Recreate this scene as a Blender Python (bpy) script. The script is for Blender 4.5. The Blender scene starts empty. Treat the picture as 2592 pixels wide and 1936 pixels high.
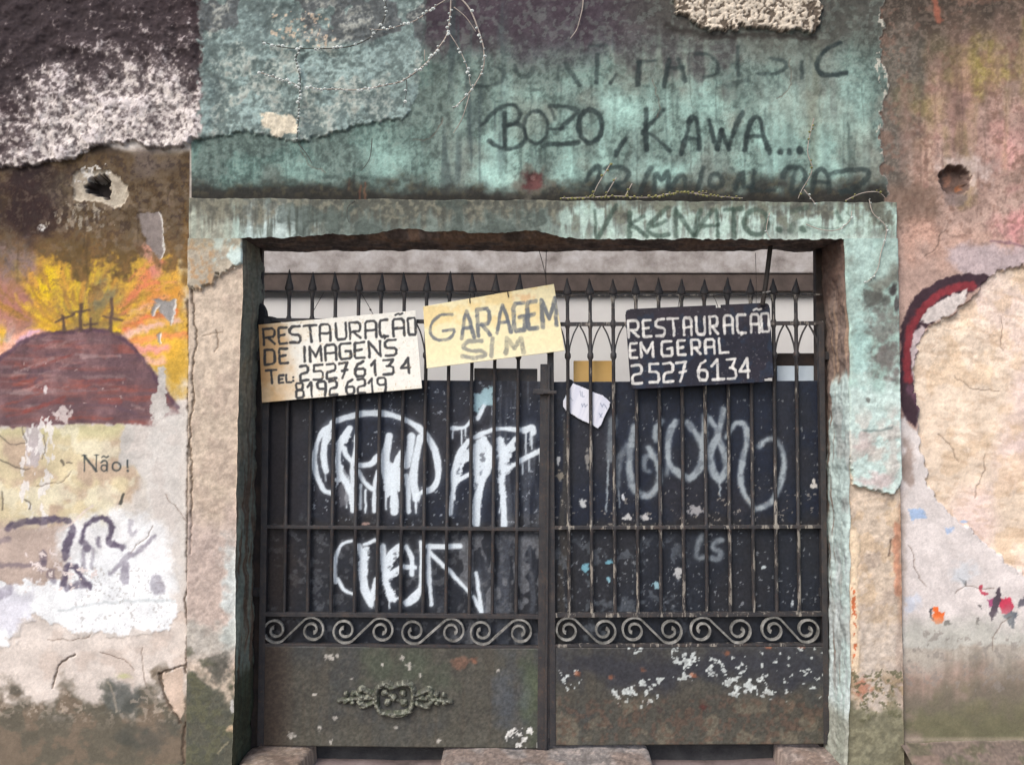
import bpy, bmesh, math
import numpy as np
from mathutils import Vector

SC = bpy.context.scene
COL = SC.collection

# ------------------------------------------------------------------ camera
CAM_Y, CAM_Z, PITCH = -3.9, 1.6, math.radians(1.3)
FPX, CX, CY = 2198.0, 1296.0, 968.0            # focal length and centre in photograph pixels
cam = bpy.data.cameras.new('camera'); cam_o = bpy.data.objects.new('camera', cam); COL.objects.link(cam_o)
cam.sensor_width = 36.0; cam.lens = 36.0 * FPX / 2592.0
cam.clip_start = 0.05; cam.clip_end = 2000
cam_o.location = (0, CAM_Y, CAM_Z); cam_o.rotation_euler = (math.radians(90) + PITCH, 0, 0)
SC.camera = cam_o

# ------------------------------------------------------------------ sky, sun, exposure (bright overcast, lighter from the upper left)
SUN_EL, SUN_ROT = math.radians(46), math.radians(213)
world = bpy.data.worlds.new('World'); SC.world = world; world.use_nodes = True
wn = world.node_tree; wn.nodes.clear()
wout = wn.nodes.new('ShaderNodeOutputWorld'); wbg = wn.nodes.new('ShaderNodeBackground'); wsky = wn.nodes.new('ShaderNodeTexSky')
wsky.sky_type = 'NISHITA'; wsky.sun_disc = False; wsky.sun_elevation = SUN_EL; wsky.sun_rotation = SUN_ROT
wsky.air_density = 1.0; wsky.dust_density = 3.0; wsky.ozone_density = 0.6
wbg.inputs['Strength'].default_value = 0.15
wn.links.new(wsky.outputs[0], wbg.inputs[0]); wn.links.new(wbg.outputs[0], wout.inputs[0])
sun = bpy.data.lights.new('sun', 'SUN'); sun_o = bpy.data.objects.new('sun', sun); COL.objects.link(sun_o)
sun.energy = 1.3; sun.angle = math.radians(28); sun.color = (0.985, 0.99, 1.0)
sd = Vector((math.sin(SUN_ROT) * math.cos(SUN_EL), math.cos(SUN_ROT) * math.cos(SUN_EL), math.sin(SUN_EL)))
sun_o.rotation_euler = sd.to_track_quat('Z', 'Y').to_euler(); sun_o.location = sd * 20
vs = SC.view_settings
vs.view_transform = 'Standard'; vs.look = 'None'; vs.gamma = 1.0; vs.use_curve_mapping = False
vs.exposure = 0.66
SC.cycles.max_bounces = 5; SC.cycles.diffuse_bounces = 3; SC.cycles.glossy_bounces = 2; SC.cycles.use_adaptive_sampling = True; SC.cycles.adaptive_threshold = .02
try: SC.cycles.use_denoising = True
except Exception: pass

# ------------------------------------------------------------------ helpers
CT, ST = math.cos(PITCH), math.sin(PITCH)
def W(sx, sy, Y):                                # photograph pixel -> point at depth plane y = Y
    a = (sx - CX) / FPX; b = -(sy - CY) / FPX
    dy, dz = CT - b * ST, ST + b * CT
    t = (Y - CAM_Y) / dy
    return Vector((a * t, Y, CAM_Z + dz * t))
def PX(x, y, z):                                 # point -> wall-chart coordinates (numpy)
    dy = y - CAM_Y; dz = z - CAM_Z
    f = dy * CT + dz * ST; b = -dy * ST + dz * CT
    return CX + FPX * x / f, CY - FPX * b / f
def lin(c):
    c = np.asarray(c, dtype=np.float32) / 255.0
    return np.where(c <= .04045, c / 12.92, ((c + .055) / 1.055) ** 2.4)
RNG = np.random.RandomState(11)
TAB = RNG.rand(256, 256).astype(np.float32)
def vn(x, y, seed=0):
    x = x + seed * 17.31; y = y + seed * 9.77
    xf = np.floor(x); yf = np.floor(y)
    xi = xf.astype(np.int32) & 255; yi = yf.astype(np.int32) & 255
    fx = x - xf; fy = y - yf
    fx = fx * fx * (3 - 2 * fx); fy = fy * fy * (3 - 2 * fy)
    x1 = (xi + 1) & 255; y1 = (yi + 1) & 255
    a = TAB[xi, yi]; b = TAB[x1, yi]; c = TAB[xi, y1]; d = TAB[x1, y1]
    return (a + (b - a) * fx) * (1 - fy) + (c + (d - c) * fx) * fy
def fbm(u, v, sx, sy=None, o=4, seed=0, gain=.55):
    sy = sy or sx
    x = u / sx; y = v / sy; r = 0; a = 1; t = 0
    for i in range(o):
        r = r + a * vn(x, y, seed + i * 3.1); t += a; a *= gain
        x, y = x * 1.93 + y * .31, y * 1.93 - x * .31
    return np.clip(.5 + (r / t - .5) * 2.0, 0, 1)
def fbmv(u, v, sx, sy, o=3, seed=0):             # keeps its direction (streaks)
    r = 0; a = 1; t = 0
    for i in range(o):
        r = r + a * vn(u / sx * 2 ** i, v / sy * 2 ** i, seed + i * 5.3); t += a; a *= .6
    return np.clip(.5 + (r / t - .5) * 2.0, 0, 1)
def ss(a, b, x):
    t = np.clip((x - a) / (b - a), 0, 1); return t * t * (3 - 2 * t)
def spline(pts, n=6, closed=False):
    p = [np.array(q, float) for q in pts]
    if len(p) < 3: return p
    out = []
    m = len(p)
    for i in range(m if closed else m - 1):
        p0 = p[(i - 1) % m] if (closed or i > 0) else p[0]
        p1 = p[i]; p2 = p[(i + 1) % m]
        p3 = p[(i + 2) % m] if (closed or i + 2 < m) else p[-1]
        for k in range(n):
            t = k / n
            out.append(.5 * ((2 * p1) + (-p0 + p2) * t + (2 * p0 - 5 * p1 + 4 * p2 - p3) * t * t + (-p0 + 3 * p1 - 3 * p2 + p3) * t ** 3))
    out.append(p[0] if closed else p[-1])
    return out
def crop(ox, oy, pts, s=3.16):
    return [(ox + x / s, oy + y / s) for x, y in pts]
def ell(cx, cy, rx, ry, a0=0, a1=360, n=20):
    return [(cx + rx * math.cos(math.radians(a0 + (a1 - a0) * i / n)), cy + ry * math.sin(math.radians(a0 + (a1 - a0) * i / n))) for i in range(n + 1)]

class Surf:
    """a dense surface: pigment colours and relief are worked out point by point"""
    def __init__(s, x, y, z, base):
        s.x, s.y, s.z = [np.asarray(a, np.float32).ravel() for a in (x, y, z)]
        s.y = np.broadcast_to(s.y, s.x.shape).copy()
        u, v = PX(s.x, s.y, s.z); s.u = u.astype(np.float32); s.v = v.astype(np.float32)
        s.C = np.empty((len(s.x), 3), np.float32); s.C[:] = base
        s.H = np.zeros(len(s.x), np.float32)
    def box(s, pts, m):
        p = np.array(pts)
        return np.nonzero((s.u > p[:, 0].min() - m) & (s.u < p[:, 0].max() + m) & (s.v > p[:, 1].min() - m) & (s.v < p[:, 1].max() + m))[0]
    def mix(s, m, c, i=None):
        c = np.asarray(c, np.float32)
        if i is None: s.C += (c - s.C) * m[:, None]
        else: s.C[i] += (c - s.C[i]) * m[:, None]
    def warp(s, i, amp, sc, seed, o=3):
        u, v = s.u[i], s.v[i]
        if amp:
            du = (fbm(u, v, sc, o=o, seed=seed, gain=.62) - .5) * 2 * amp; dv = (fbm(u, v, sc, o=o, seed=seed + 40, gain=.62) - .5) * 2 * amp
            return u + du, v + dv
        return u, v
    def poly(s, pts, feather=3, warp=6, sc=30, seed=1, smooth=0):
        """indices and soft coverage of a ragged-edged area"""
        if smooth: pts = spline(pts, smooth, True)[:-1]
        i = s.box(pts, feather + warp + 2)
        u, v = s.warp(i, warp * 1.25, sc, seed, 5)
        ins = np.zeros(len(i), bool); d2 = np.full(len(i), 1e9, np.float32)
        n = len(pts)
        for k in range(n):
            (x0, y0), (x1, y1) = pts[k][:2], pts[(k + 1) % n][:2]
            ex, ey = x1 - x0, y1 - y0; L = ex * ex + ey * ey + 1e-9
            t = np.clip(((u - x0) * ex + (v - y0) * ey) / L, 0, 1)
            d2 = np.minimum(d2, (u - x0 - t * ex) ** 2 + (v - y0 - t * ey) ** 2)
            if y0 != y1:
                cr = ((y0 > v) != (y1 > v)) & (u < (x1 - x0) * (v - y0) / (y1 - y0) + x0)
                ins ^= cr
        d = np.sqrt(d2); d = np.where(ins, d, -d)
        return i, ss(-feather, feather, d), d
    def area(s, pts, c, a=1., feather=3, warp=6, sc=30, seed=1, smooth=0, mod=None):
        i, m, d = s.poly(pts, feather, warp, sc, seed, smooth)
        if mod is not None: m = m * mod(s.u[i], s.v[i])
        s.mix(m * a, c, i); return i, m, d
    def line(s, pts, w, c, a=1., feather=2.5, warp=1.2, sc=14, seed=3, smooth=5, patch=0., h=0., vary=0.):
        """a painted stroke"""
        if smooth and len(pts) > 2: pts = spline(pts, smooth)
        i = s.box(pts, w + feather + warp + 2)
        if not len(i): return
        u, v = s.warp(i, warp, sc, seed)
        sdist = np.full(len(i), 1e9, np.float32); run = seed * 31.7 + pts[0][0]
        for k in range(len(pts) - 1):
            (x0, y0), (x1, y1) = pts[k], pts[k + 1]
            ex, ey = x1 - x0, y1 - y0; L = ex * ex + ey * ey + 1e-9; ln = math.sqrt(L)
            t = np.clip(((u - x0) * ex + (v - y0) * ey) / L, 0, 1)
            ww = w * .5
            if vary: ww = ww * (1 + vary * 2 * (vn((run + t * ln) / (w * 2.2 + 4), t * 0, 2) - .5))
            sdist = np.minimum(sdist, np.sqrt((u - x0 - t * ex) ** 2 + (v - y0 - t * ey) ** 2) - ww); run += ln
        m = 1 - ss(-feather, feather, sdist)
        if patch: m = m * (1 - patch * ss(.45, .75, fbm(u, v, 16, o=4, seed=seed + 7)))
        if h: s.H[i] += h * m
        if c is not None: s.mix(m * a, c, i)
    def blob(s, cx, cy, rx, ry, c, a=1., soft=.5, warp=.35, sc=None, seed=5):
        i = s.box([(cx - rx * 1.6, cy - ry * 1.6), (cx + rx * 1.6, cy + ry * 1.6)], 2)
        if not len(i): return
        u, v = s.u[i], s.v[i]
        r = np.sqrt(((u - cx) / rx) ** 2 + ((v - cy) / ry) ** 2)
        r = r + (fbm(u, v, sc or max(rx, ry) * .6, o=5, seed=seed) - .5) * 2 * warp
        m = 1 - ss(1 - soft, 1 + soft * .4, r)
        s.mix(m * a, c, i)
    def chips(s, pts, c, size=9, dens=.5, a=1., seed=9, stretch=1.):
        i, m, d = s.poly(pts, 12, 12, 40, seed)
        if not len(i): return i, m
        x, y = s.u[i] / size, s.v[i] / stretch / size
        n = vn(x, y, seed + 2) + .6 * vn(x * 1.9 + y * .4, y * 1.9 - x * .4, seed + 5) + .4 * vn(x * 3.7, y * 3.7, seed + 7)
        q = np.quantile(n, 1 - dens ** 1.4)
        k = ss(q - .05, q + .05, n) * (m > .5)
        s.mix(k * a, c, i); return i, k
    def grain(s, amt, size=5, seed=21):
        n = fbm(s.u, s.v, size, o=3, seed=seed) - .5
        s.C *= (1 + amt * n[:, None])

def mesh_from(verts, faces, name):
    me = bpy.data.meshes.new(name)
    verts = np.asarray(verts, np.float32); faces = np.asarray(faces, np.int32)
    me.vertices.add(len(verts)); me.vertices.foreach_set('co', verts.ravel())
    k = faces.shape[1]
    me.loops.add(faces.size); me.loops.foreach_set('vertex_index', faces.ravel())
    me.polygons.add(len(faces)); me.polygons.foreach_set('loop_start', np.arange(0, faces.size, k, dtype=np.int32))
    me.polygons.foreach_set('use_smooth', np.ones(len(faces), bool))
    me.update(calc_edges=True)
    return me
def link(name, me, m=None, parent=None, label=None, cat=None, group=None, kind=None):
    o = bpy.data.objects.new(name, me); COL.objects.link(o)
    if m is not None and me is not None and not me.materials: me.materials.append(m)
    if parent is not None: o.parent = parent
    for k, v in (('label', label), ('category', cat), ('group', group), ('kind', kind)):
        if v: o[k] = v
    return o
def thing(name, label, cat, group=None, loc=(0, 0, 0)):
    o = link(name, None, None, None, label, cat, group); o.location = loc; o.empty_display_size = .1
    return o
ALB = 0.80
def pigment(me, C):
    at = me.color_attributes.new('pigment', 'FLOAT_COLOR', 'POINT')
    c = np.ones((len(C), 4), np.float32); c[:, :3] = np.clip(lin(np.clip(C, 6, 255)) * ALB, .008, .82)
    at.data.foreach_set('color', c.ravel())
def grid_faces(nr, nc, keep=None):
    r = np.arange(nr - 1)[:, None]; c = np.arange(nc - 1)[None, :]
    a = r * nc + c
    q = np.stack([a, a + 1, a + nc + 1, a + nc], -1).reshape(-1, 4)
    return q if keep is None else q[keep.ravel()]
def compact(faces, n):
    used = np.zeros(n, bool); used[faces.ravel()] = True
    idx = np.cumsum(used) - 1
    return used, idx[faces]
def surf_object(s, faces, name, m, parent, back=None):
    co = np.stack([s.x, s.y - s.H, s.z], -1)
    me = mesh_from(co, faces, name); pigment(me, s.C)
    return link(name, me, m, parent)

# ------------------------------------------------------------------ materials
def nodes(name):
    m = bpy.data.materials.new(name); m.use_nodes = True
    nt = m.node_tree; b = nt.nodes['Principled BSDF']
    return m, nt, b
def N(nt, t, **kw):
    n = nt.nodes.new(t)
    for k, v in kw.items():
        if k in n.inputs: n.inputs[k].default_value = v
        else: setattr(n, k, v)
    return n
def ramp(nt, fac, stops):
    r = nt.nodes.new('ShaderNodeValToRGB'); e = r.color_ramp.elements
    while len(e) < len(stops): e.new(.5)
    for k, (p, c) in enumerate(stops):
        e[k].position = p; e[k].color = (*c, 1) if len(c) == 3 else c
    nt.links.new(fac, r.inputs[0]); return r
def mixc(nt, fac, a, b, mode='MIX'):
    n = nt.nodes.new('ShaderNodeMix'); n.data_type = 'RGBA'; n.blend_type = mode
    for sk, v in ((n.inputs[0], fac), (n.inputs[6], a), (n.inputs[7], b)):
        if hasattr(v, 'is_output'): nt.links.new(v, sk)
        else: sk.default_value = v if not isinstance(v, tuple) else (*v, 1)
    return n.outputs[2]
def bump(nt, b, h, strength, dist):
    n = N(nt, 'ShaderNodeBump'); n.inputs['Strength'].default_value = strength; n.inputs['Distance'].default_value = dist
    nt.links.new(h, n.inputs['Height']); nt.links.new(n.outputs[0], b.inputs['Normal'])
def pigment_mat(name, rough=.92, fine=260., strength=.5, dist=.004, var=.22, spec=.25):
    m, nt, b = nodes(name)
    at = N(nt, 'ShaderNodeAttribute', attribute_name='pigment')
    tc = N(nt, 'ShaderNodeTexCoord')
    n1 = N(nt, 'ShaderNodeTexNoise', Scale=fine, Detail=4.0, Roughness=.7); nt.links.new(tc.outputs['Object'], n1.inputs['Vector'])
    n2 = N(nt, 'ShaderNodeTexNoise', Scale=fine * .18, Detail=5.0, Roughness=.65); nt.links.new(tc.outputs['Object'], n2.inputs['Vector'])
    r1 = ramp(nt, n1.outputs['Fac'], [(.25, (1 - var,) * 3), (.75, (1 + var * .8,) * 3)])
    c = mixc(nt, 1.0, at.outputs['Color'], r1.outputs[0], 'MULTIPLY')
    nt.links.new(c, b.inputs['Base Color'])
    b.inputs['Roughness'].default_value = rough; b.inputs['Specular IOR Level'].default_value = spec
    ad = N(nt, 'ShaderNodeMath', operation='ADD'); nt.links.new(n1.outputs['Fac'], ad.inputs[0]); nt.links.new(n2.outputs['Fac'], ad.inputs[1])
    bump(nt, b, ad.outputs[0], strength, dist)
    return m
M_WALL = pigment_mat('weathered_render', fine=330, strength=.16, dist=.003, var=.17)
M_SHEET = pigment_mat('painted_steel_sheet', rough=.55, fine=160, strength=.15, dist=.002, var=.2, spec=.35)
M_SIGN = pigment_mat('painted_board', rough=.7, fine=200, strength=.12, dist=.0015, var=.06)
M_STONE = pigment_mat('worn_stone', fine=180, strength=.6, dist=.006, var=.3)

def iron_mat(name, chips, rust=.45):
    m, nt, b = nodes(name)
    tc = N(nt, 'ShaderNodeTexCoord'); ge = N(nt, 'ShaderNodeNewGeometry')
    n1 = N(nt, 'ShaderNodeTexNoise', Scale=14., Detail=6., Roughness=.7); nt.links.new(ge.outputs['Position'], n1.inputs['Vector'])
    n2 = N(nt, 'ShaderNodeTexNoise', Scale=70., Detail=4., Roughness=.7); nt.links.new(ge.outputs['Position'], n2.inputs['Vector'])
    mp = N(nt, 'ShaderNodeMapping'); mp.inputs['Scale'].default_value = (40, 40, 9); nt.links.new(ge.outputs['Position'], mp.inputs['Vector'])
    n3 = N(nt, 'ShaderNodeTexNoise', Scale=1., Detail=5., Roughness=.7); nt.links.new(mp.outputs[0], n3.inputs['Vector'])
    base = ramp(nt, n1.outputs['Fac'], [(.3, (.016, .017, .021)), (.55, (.036, .033, .033)), (.75, (.07, .05, .04))])
    ru = ramp(nt, n2.outputs['Fac'], [(.55, (0, 0, 0)), (.72, (rust,) * 3)])
    c = mixc(nt, ru.outputs[0], base.outputs[0], (.12, .055, .03))
    ch = ramp(nt, n3.outputs['Fac'], [(.62 - chips * .12, (0, 0, 0)), (.66 - chips * .12, (min(1, chips),) * 3)])
    c = mixc(nt, ch.outputs[0], c, (.40, .36, .30))
    nt.links.new(c, b.inputs['Base Color'])
    b.inputs['Roughness'].default_value = .6; b.inputs['Specular IOR Level'].default_value = .4
    bump(nt, b, n2.outputs['Fac'], .3, .002)
    return m
M_IRON = iron_mat('rusty_dark_iron', .0)
M_IRON_CHIP = iron_mat('chipped_painted_iron', .55)
def noise_mat(name, c0, c1, scale=8., rough=.85, detail=6., bumps=.3, dist=.004, c2=None):
    m, nt, b = nodes(name)
    ge = N(nt, 'ShaderNodeNewGeometry')
    n1 = N(nt, 'ShaderNodeTexNoise', Scale=scale, Detail=detail, Roughness=.68); nt.links.new(ge.outputs['Position'], n1.inputs['Vector'])
    st = [(.3, c0), (.68, c1)] if c2 is None else [(.28, c0), (.5, c1), (.72, c2)]
    r = ramp(nt, n1.outputs['Fac'], st); nt.links.new(r.outputs[0], b.inputs['Base Color'])
    n2 = N(nt, 'ShaderNodeTexNoise', Scale=scale * 14, Detail=4.); nt.links.new(ge.outputs['Position'], n2.inputs['Vector'])
    b.inputs['Roughness'].default_value = rough; b.inputs['Specular IOR Level'].default_value = .25
    bump(nt, b, n2.outputs['Fac'], bumps, dist)
    return m
# ================================================================== the setting
GZ = -0.10
def sheet(name, x0, x1, y0, y1, z, m, nx=2, ny=2, jit=0.):
    X, Y = np.meshgrid(np.linspace(x0, x1, nx), np.linspace(y0, y1, ny))
    Z = np.full(X.shape, z) + (fbm(X * 100, Y * 100, 60, o=4, seed=77) - .5) * jit
    me = mesh_from(np.stack([X.ravel(), Y.ravel(), Z.ravel()], -1), grid_faces(ny, nx), name)
    return link(name, me, m, None, kind='structure')
M_PAVE = noise_mat('worn_pavement', (.10, .075, .065), (.20, .15, .135), 7., bumps=.5, dist=.006, c2=(.27, .21, .19))
M_ASPH = noise_mat('street_asphalt', (.04, .04, .042), (.065, .063, .06), 5., bumps=.5)
sheet('street', -400, 400, -400, 400, GZ - .13, M_ASPH)
sheet('pavement', -12, 12, -1.75, 0.338, GZ, M_PAVE, 240, 60, .02)
kerb = bmesh.new()
def bm_box(bm, x0, x1, y0, y1, z0, z1, bev=0.):
    r = bmesh.ops.create_cube(bm, size=1.0)
    for v in r['verts']:
        v.co = Vector((x0 + (v.co.x + .5) * (x1 - x0), y0 + (v.co.y + .5) * (y1 - y0), z0 + (v.co.z + .5) * (z1 - z0)))
    if bev:
        es = list({e for v in r['verts'] for e in v.link_edges})
        bmesh.ops.bevel(bm, geom=es, offset=bev, segments=2, affect='EDGES', profile=.6)
    return r
def bm_mesh(bm, name, smooth=False):
    me = bpy.data.meshes.new(name); bm.normal_update(); bm.to_mesh(me); bm.free()
    if smooth: me.polygons.foreach_set('use_smooth', np.ones(len(me.polygons), bool))
    return me
bm_box(kerb, -12, 12, -1.93, -1.751, GZ - .14, GZ + .005, .01)
M_KERB = noise_mat('kerb_stone', (.16, .15, .14), (.30, .28, .26), 9.)
link('kerb', bm_mesh(kerb, 'kerb'), M_KERB, None, kind='structure')

# ------------------------------------------------------------------ the street wall
wall = thing('garage_wall', 'tall weathered plaster wall with peeling green, pink and yellow paint around the gateway', 'wall')
st = .0044
gr = 2.4 + np.cumsum(st * 1.032 ** np.arange(1, 114)); xs = np.concatenate([-gr[::-1], np.arange(-2.4, 2.4, st), gr])
zs = np.concatenate([[-.13], np.arange(-.115, 3.47, st), np.linspace(3.48, 3.62, 8)])
X, Z = np.meshgrid(xs, zs)
cxm = .5 * (xs[1:] + xs[:-1])[None, :]; czm = .5 * (zs[1:] + zs[:-1])[:, None]
keep = ~((cxm > -1.39) & (cxm < 1.68) & (czm < 2.42))
F = grid_faces(len(zs), len(xs), keep)
used, F = compact(F, X.size)
s = Surf(X.ravel()[used], 0.0, Z.ravel()[used], (185, 172, 160))
u, v, C = s.u, s.v, s.C
n400 = fbm(u, v, 400, o=4, seed=1); n120 = fbm(u, v, 120, o=5, seed=2); n40 = fbm(u, v, 40, o=4, seed=3)
n12 = fbm(u, v, 12, o=3, seed=4); n6 = fbm(u, v, 6.5, o=2, seed=5); n8 = fbm(u, v, 10, o=4, seed=8, gain=.7)
stk = fbmv(u, v, 26, 420, 3, 6); stk2 = fbmv(u, v, 9, 120, 3, 7)
wv = v + (n120 - .5) * 70; wu = u + (n120 - .5) * 50

# ---------- left wall, mural over old render
L = 1 - ss(479, 481, u)
def lz(a, b, c, al=1.):                           # horizontal band on the left wall
    s.mix(L * ss(a[0], a[1], wv) * (1 - ss(b[0], b[1], wv)) * al, c)
s.mix(L, (216, 207, 198))
lz((380, 400), (560, 640), (66, 56, 49))
i, m, d = s.area([(-3000, 560), (250, 560), (300, 700), (260, 840), (-3000, 900)], (168, 128, 112), .95, 40, 40, 90, 8)
s.area([(-3000, 720), (100, 740), (130, 830), (-3000, 900)], (205, 130, 110), .6, 40, 20, 50, 9)
# glowing yellow sky
s.area([(85, 640), (130, 610), (300, 600), (420, 640), (470, 700), (478, 960), (400, 990), (330, 880), (300, 845), (90, 860)], (218, 172, 66), .95, 34, 26, 60, 12)
s.area([(120, 690), (200, 680), (260, 690), (300, 740), (290, 850), (130, 840), (140, 760)], (152, 130, 78), .85, 34, 26, 60, 13)
for (x, y, a, b, c, al) in [(140, 700, 35, 30, (246, 206, 44), 1), (105, 735, 26, 28, (250, 212, 36), 1), (100, 770, 18, 34, (244, 196, 44), .9), (115, 820, 24, 38, (240, 190, 60), .95),
                            (225, 690, 28, 16, (240, 206, 60), .85), (285, 695, 40, 30, (214, 178, 74), .8), (335, 740, 26, 60, (240, 190, 76), .85), (255, 745, 40, 34, (134, 128, 104), .8),
                            (300, 835, 20, 22, (246, 206, 50), .95), (170, 645, 70, 20, (170, 128, 52), .7), (280, 630, 70, 26, (160, 120, 62), .6), (440, 690, 14, 50, (246, 184, 70), .9),
                            (395, 760, 40, 40, (240, 150, 84), .8), (440, 750, 20, 26, (230, 160, 70), .8), (430, 880, 26, 26, (244, 188, 70), .9), (465, 810, 12, 60, (226, 178, 70), .8), (5, 880, 14, 50, (244, 190, 60), .95)]:
    s.blob(x, y, a * 1.15, b * 1.15, c, al, .95, .5, 26, int(x))
for p, w, c, al in [([(310, 790), (370, 700), (410, 665)], 22, (238, 132, 104), .75), ([(320, 820), (370, 780), (420, 760)], 26, (246, 170, 120), .7), ([(315, 835), (380, 805), (440, 790)], 20, (240, 128, 84), .8),
                    ([(320, 850), (390, 820), (450, 810)], 20, (250, 200, 186), .85), ([(330, 868), (400, 850), (470, 848)], 16, (240, 150, 96), .8), ([(330, 880), (380, 885), (420, 880)], 22, (242, 160, 160), .8), ([(350, 905), (385, 915), (410, 910)], 20, (248, 190, 180), .7),
                    ([(0, 890), (60, 850), (105, 845)], 26, (246, 178, 150), .9), ([(45, 870), (80, 845), (100, 838)], 12, (236, 190, 210), .9), ([(355, 620), (385, 650), (395, 690)], 34, (226, 150, 136), .7)]:
    s.line(p, w, c, al, 7, 5, 18, 31 + int(w))
rb = np.random.RandomState(55)
for k in range(110):
    a = rb.uniform(-2.9, -.25); r0 = rb.uniform(40, 190); run_len = rb.uniform(18, 60); x0, y0 = 225 + r0 * math.cos(a) * 1.15, 850 + r0 * math.sin(a)
    if x0 > 474: continue
    pal = [(246, 204, 62), (238, 176, 78), (200, 146, 70), (166, 124, 66)] if x0 < 320 else [(244, 160, 110), (240, 138, 100), (250, 196, 150), (242, 182, 80), (248, 200, 186)]
    s.line([(x0, y0), (x0 + run_len * math.cos(a + .15), y0 + run_len * math.sin(a + .15)), (x0 + run_len * 1.5 * math.cos(a + .3), y0 + run_len * 1.5 * math.sin(a + .3))], rb.uniform(5, 13), pal[rb.randint(len(pal))], rb.uniform(.35, .75), 3.5, 3, 14, 300 + k, 4, .35, vary=.4)
# soot and mould creeping down over the yellow
m = L * ss(.42, .62, n120 * .5 + n40 * .35 + .15 * n12 + .42 - (v - 560) / 215) * ss(370, 400, v) * (1 - ss(840, 960, v))
s.mix(m * .85, (96, 76, 50))
m = L * ss(.5, .75, n40 * .5 + n12 * .5) * (1 - ss(560, 700, wv)) * ss(380, 400, v); s.mix(m * .45, (112, 98, 82))
s.blob(60, 540, 110, 110, (48, 32, 32), .9, .6, .5, 60, 41); s.blob(40, 400, 140, 60, (46, 34, 34), .9, .6, .4, 60, 42)
s.blob(30, 650, 50, 60, (132, 118, 112), .6, .8, .5, 40, 43); s.blob(150, 480, 40, 50, (96, 88, 74), .5, .8, .6, 30, 44); s.blob(380, 420, 70, 40, (104, 92, 86), .7, .8, .6, 40, 45)
s.blob(470, 600, 12, 120, (112, 82, 40), .8, .7, .5, 30, 46)
s.chips([(140, 520), (300, 530), (300, 565), (110, 585)], (178, 168, 150), 9, .42, .8, 51, 2.2)
s.blob(106, 579, 8, 9, (232, 228, 220), 1, .3, .5, 8, 52)
m = L * ss(.45, .75, n8 * .6 + n40 * .4) * ss(540, 600, v) * (1 - ss(780, 860, v)); s.mix(m * .5, (132, 98, 60)); s.mix(L * ss(.5, .9, 1 - n8) * ss(390, 420, v) * (1 - ss(600, 700, v)) * .5, (128, 112, 94))
s.mix(L * ss(.52, .8, n8) * ss(380, 400, v) * (1 - ss(560, 680, v)) * .55, (48, 38, 36)); s.mix(L * ss(.6, .85, fbm(u, v, 16, o=4, seed=15)) * ss(430, 480, v) * (1 - ss(600, 700, v)) * ss(90, 160, u) * .45, (150, 132, 112))
# flakes of bare grey render with pale edges
for P in [[(352, 540), (405, 535), (412, 560), (414, 600), (416, 640), (408, 658), (398, 640), (380, 620), (365, 590)], [(388, 757), (446, 760), (444, 785), (436, 822), (428, 810), (420, 800), (406, 790), (402, 772)],
          [(401, 770), (392, 800), (386, 800), (392, 768)], [(400, 850), (408, 842), (406, 872), (401, 866)], [(398, 935), (414, 930), (418, 1000), (408, 1060), (400, 1010)], [(385, 1005), (420, 1000), (430, 1060), (455, 1040), (462, 1150), (376, 1180)],
          [(312, 1075), (345, 1066), (335, 1110), (320, 1150), (340, 1140), (365, 1150), (330, 1230), (300, 1250), (296, 1170)]]:
    P2 = P
    if P[0][1] < 900:
        i, m, d = s.area(P, (226, 222, 214), .95, 2, 3, 14, 61); i, m, d = s.area([(a - 4, b) for a, b in P], (138, 126, 120) if P[0][1] < 700 else (150, 146, 142), .95, 2, 3, 14, 61)
        s.H[i] -= .0025 * m
    else:
        s.area(P, (204, 198, 190), .92, 3, 5, 16, 62)
# the hill
hill = [(-40, 920), (0, 905), (30, 885), (70, 860), (140, 842), (215, 834), (270, 838), (305, 850), (340, 880), (370, 925), (405, 970), (440, 1015), (456, 1050), (420, 1052), (395, 1075), (200, 1072), (100, 1080), (-40, 1080)]
hb = lambda uu, vv: .75 + .25 * fbm(uu, vv, 40, o=3, seed=66)
i, m, d = s.area(hill, (124, 92, 92), 1, 4, 4, 24, 65, 0)
rows = fbmv(u[i] + (v[i] - 960) * .6, v[i] * 1.0, 180, 15, 3, 67)
s.mix(m * ss(.45, .95, rows) * .6, (160, 88, 76), i); s.mix(m * ss(.5, .95, 1 - rows) * .5, (104, 84, 92), i)
s.mix(m * ss(.5, .8, fbmv(u[i], v[i], 160, 20, 3, 68)) * (1 - ss(60, 240, u[i])) * .6, (176, 150, 146), i)
s.mix(m * ss(.4, .75, fbm(u[i], v[i], 70, o=3, seed=69)) * .6, (150, 116, 116), i)
s.mix(m * ss(.5, .8, fbm(u[i], v[i], 45, o=4, seed=64)) * .5, (102, 80, 84), i)
for k in range(80):
    x0 = rb.uniform(0, 380); y0 = rb.uniform(860, 1060); run_len = rb.uniform(30, 110); bend = -.35 if x0 < 120 else (.0 if x0 < 280 else .35)
    P = [(x0, y0), (x0 + run_len * .5, y0 + run_len * bend * .4), (x0 + run_len, y0 + run_len * bend)]
    ok = all(yy > 846 + ((xx - 215) / 15.5) ** 2 * (.55 if xx < 215 else .95) for xx, yy in P) and P[2][1] < 1066 and P[2][0] < 395
    if ok: s.line(P, rb.uniform(3, 9), [(164, 86, 72), (140, 84, 80), (98, 78, 88), (112, 86, 88), (172, 146, 142), (150, 74, 66)][rb.randint(6)], rb.uniform(.25, .6), 3, 2.5, 14, 420 + k, 4, .4, vary=.4)
s.line([(-20, 925), (30, 885), (70, 860), (140, 843), (215, 835), (270, 840), (305, 852), (345, 890), (395, 955), (448, 1030)], 11, (96, 72, 84), .85, 4, 3)
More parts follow.
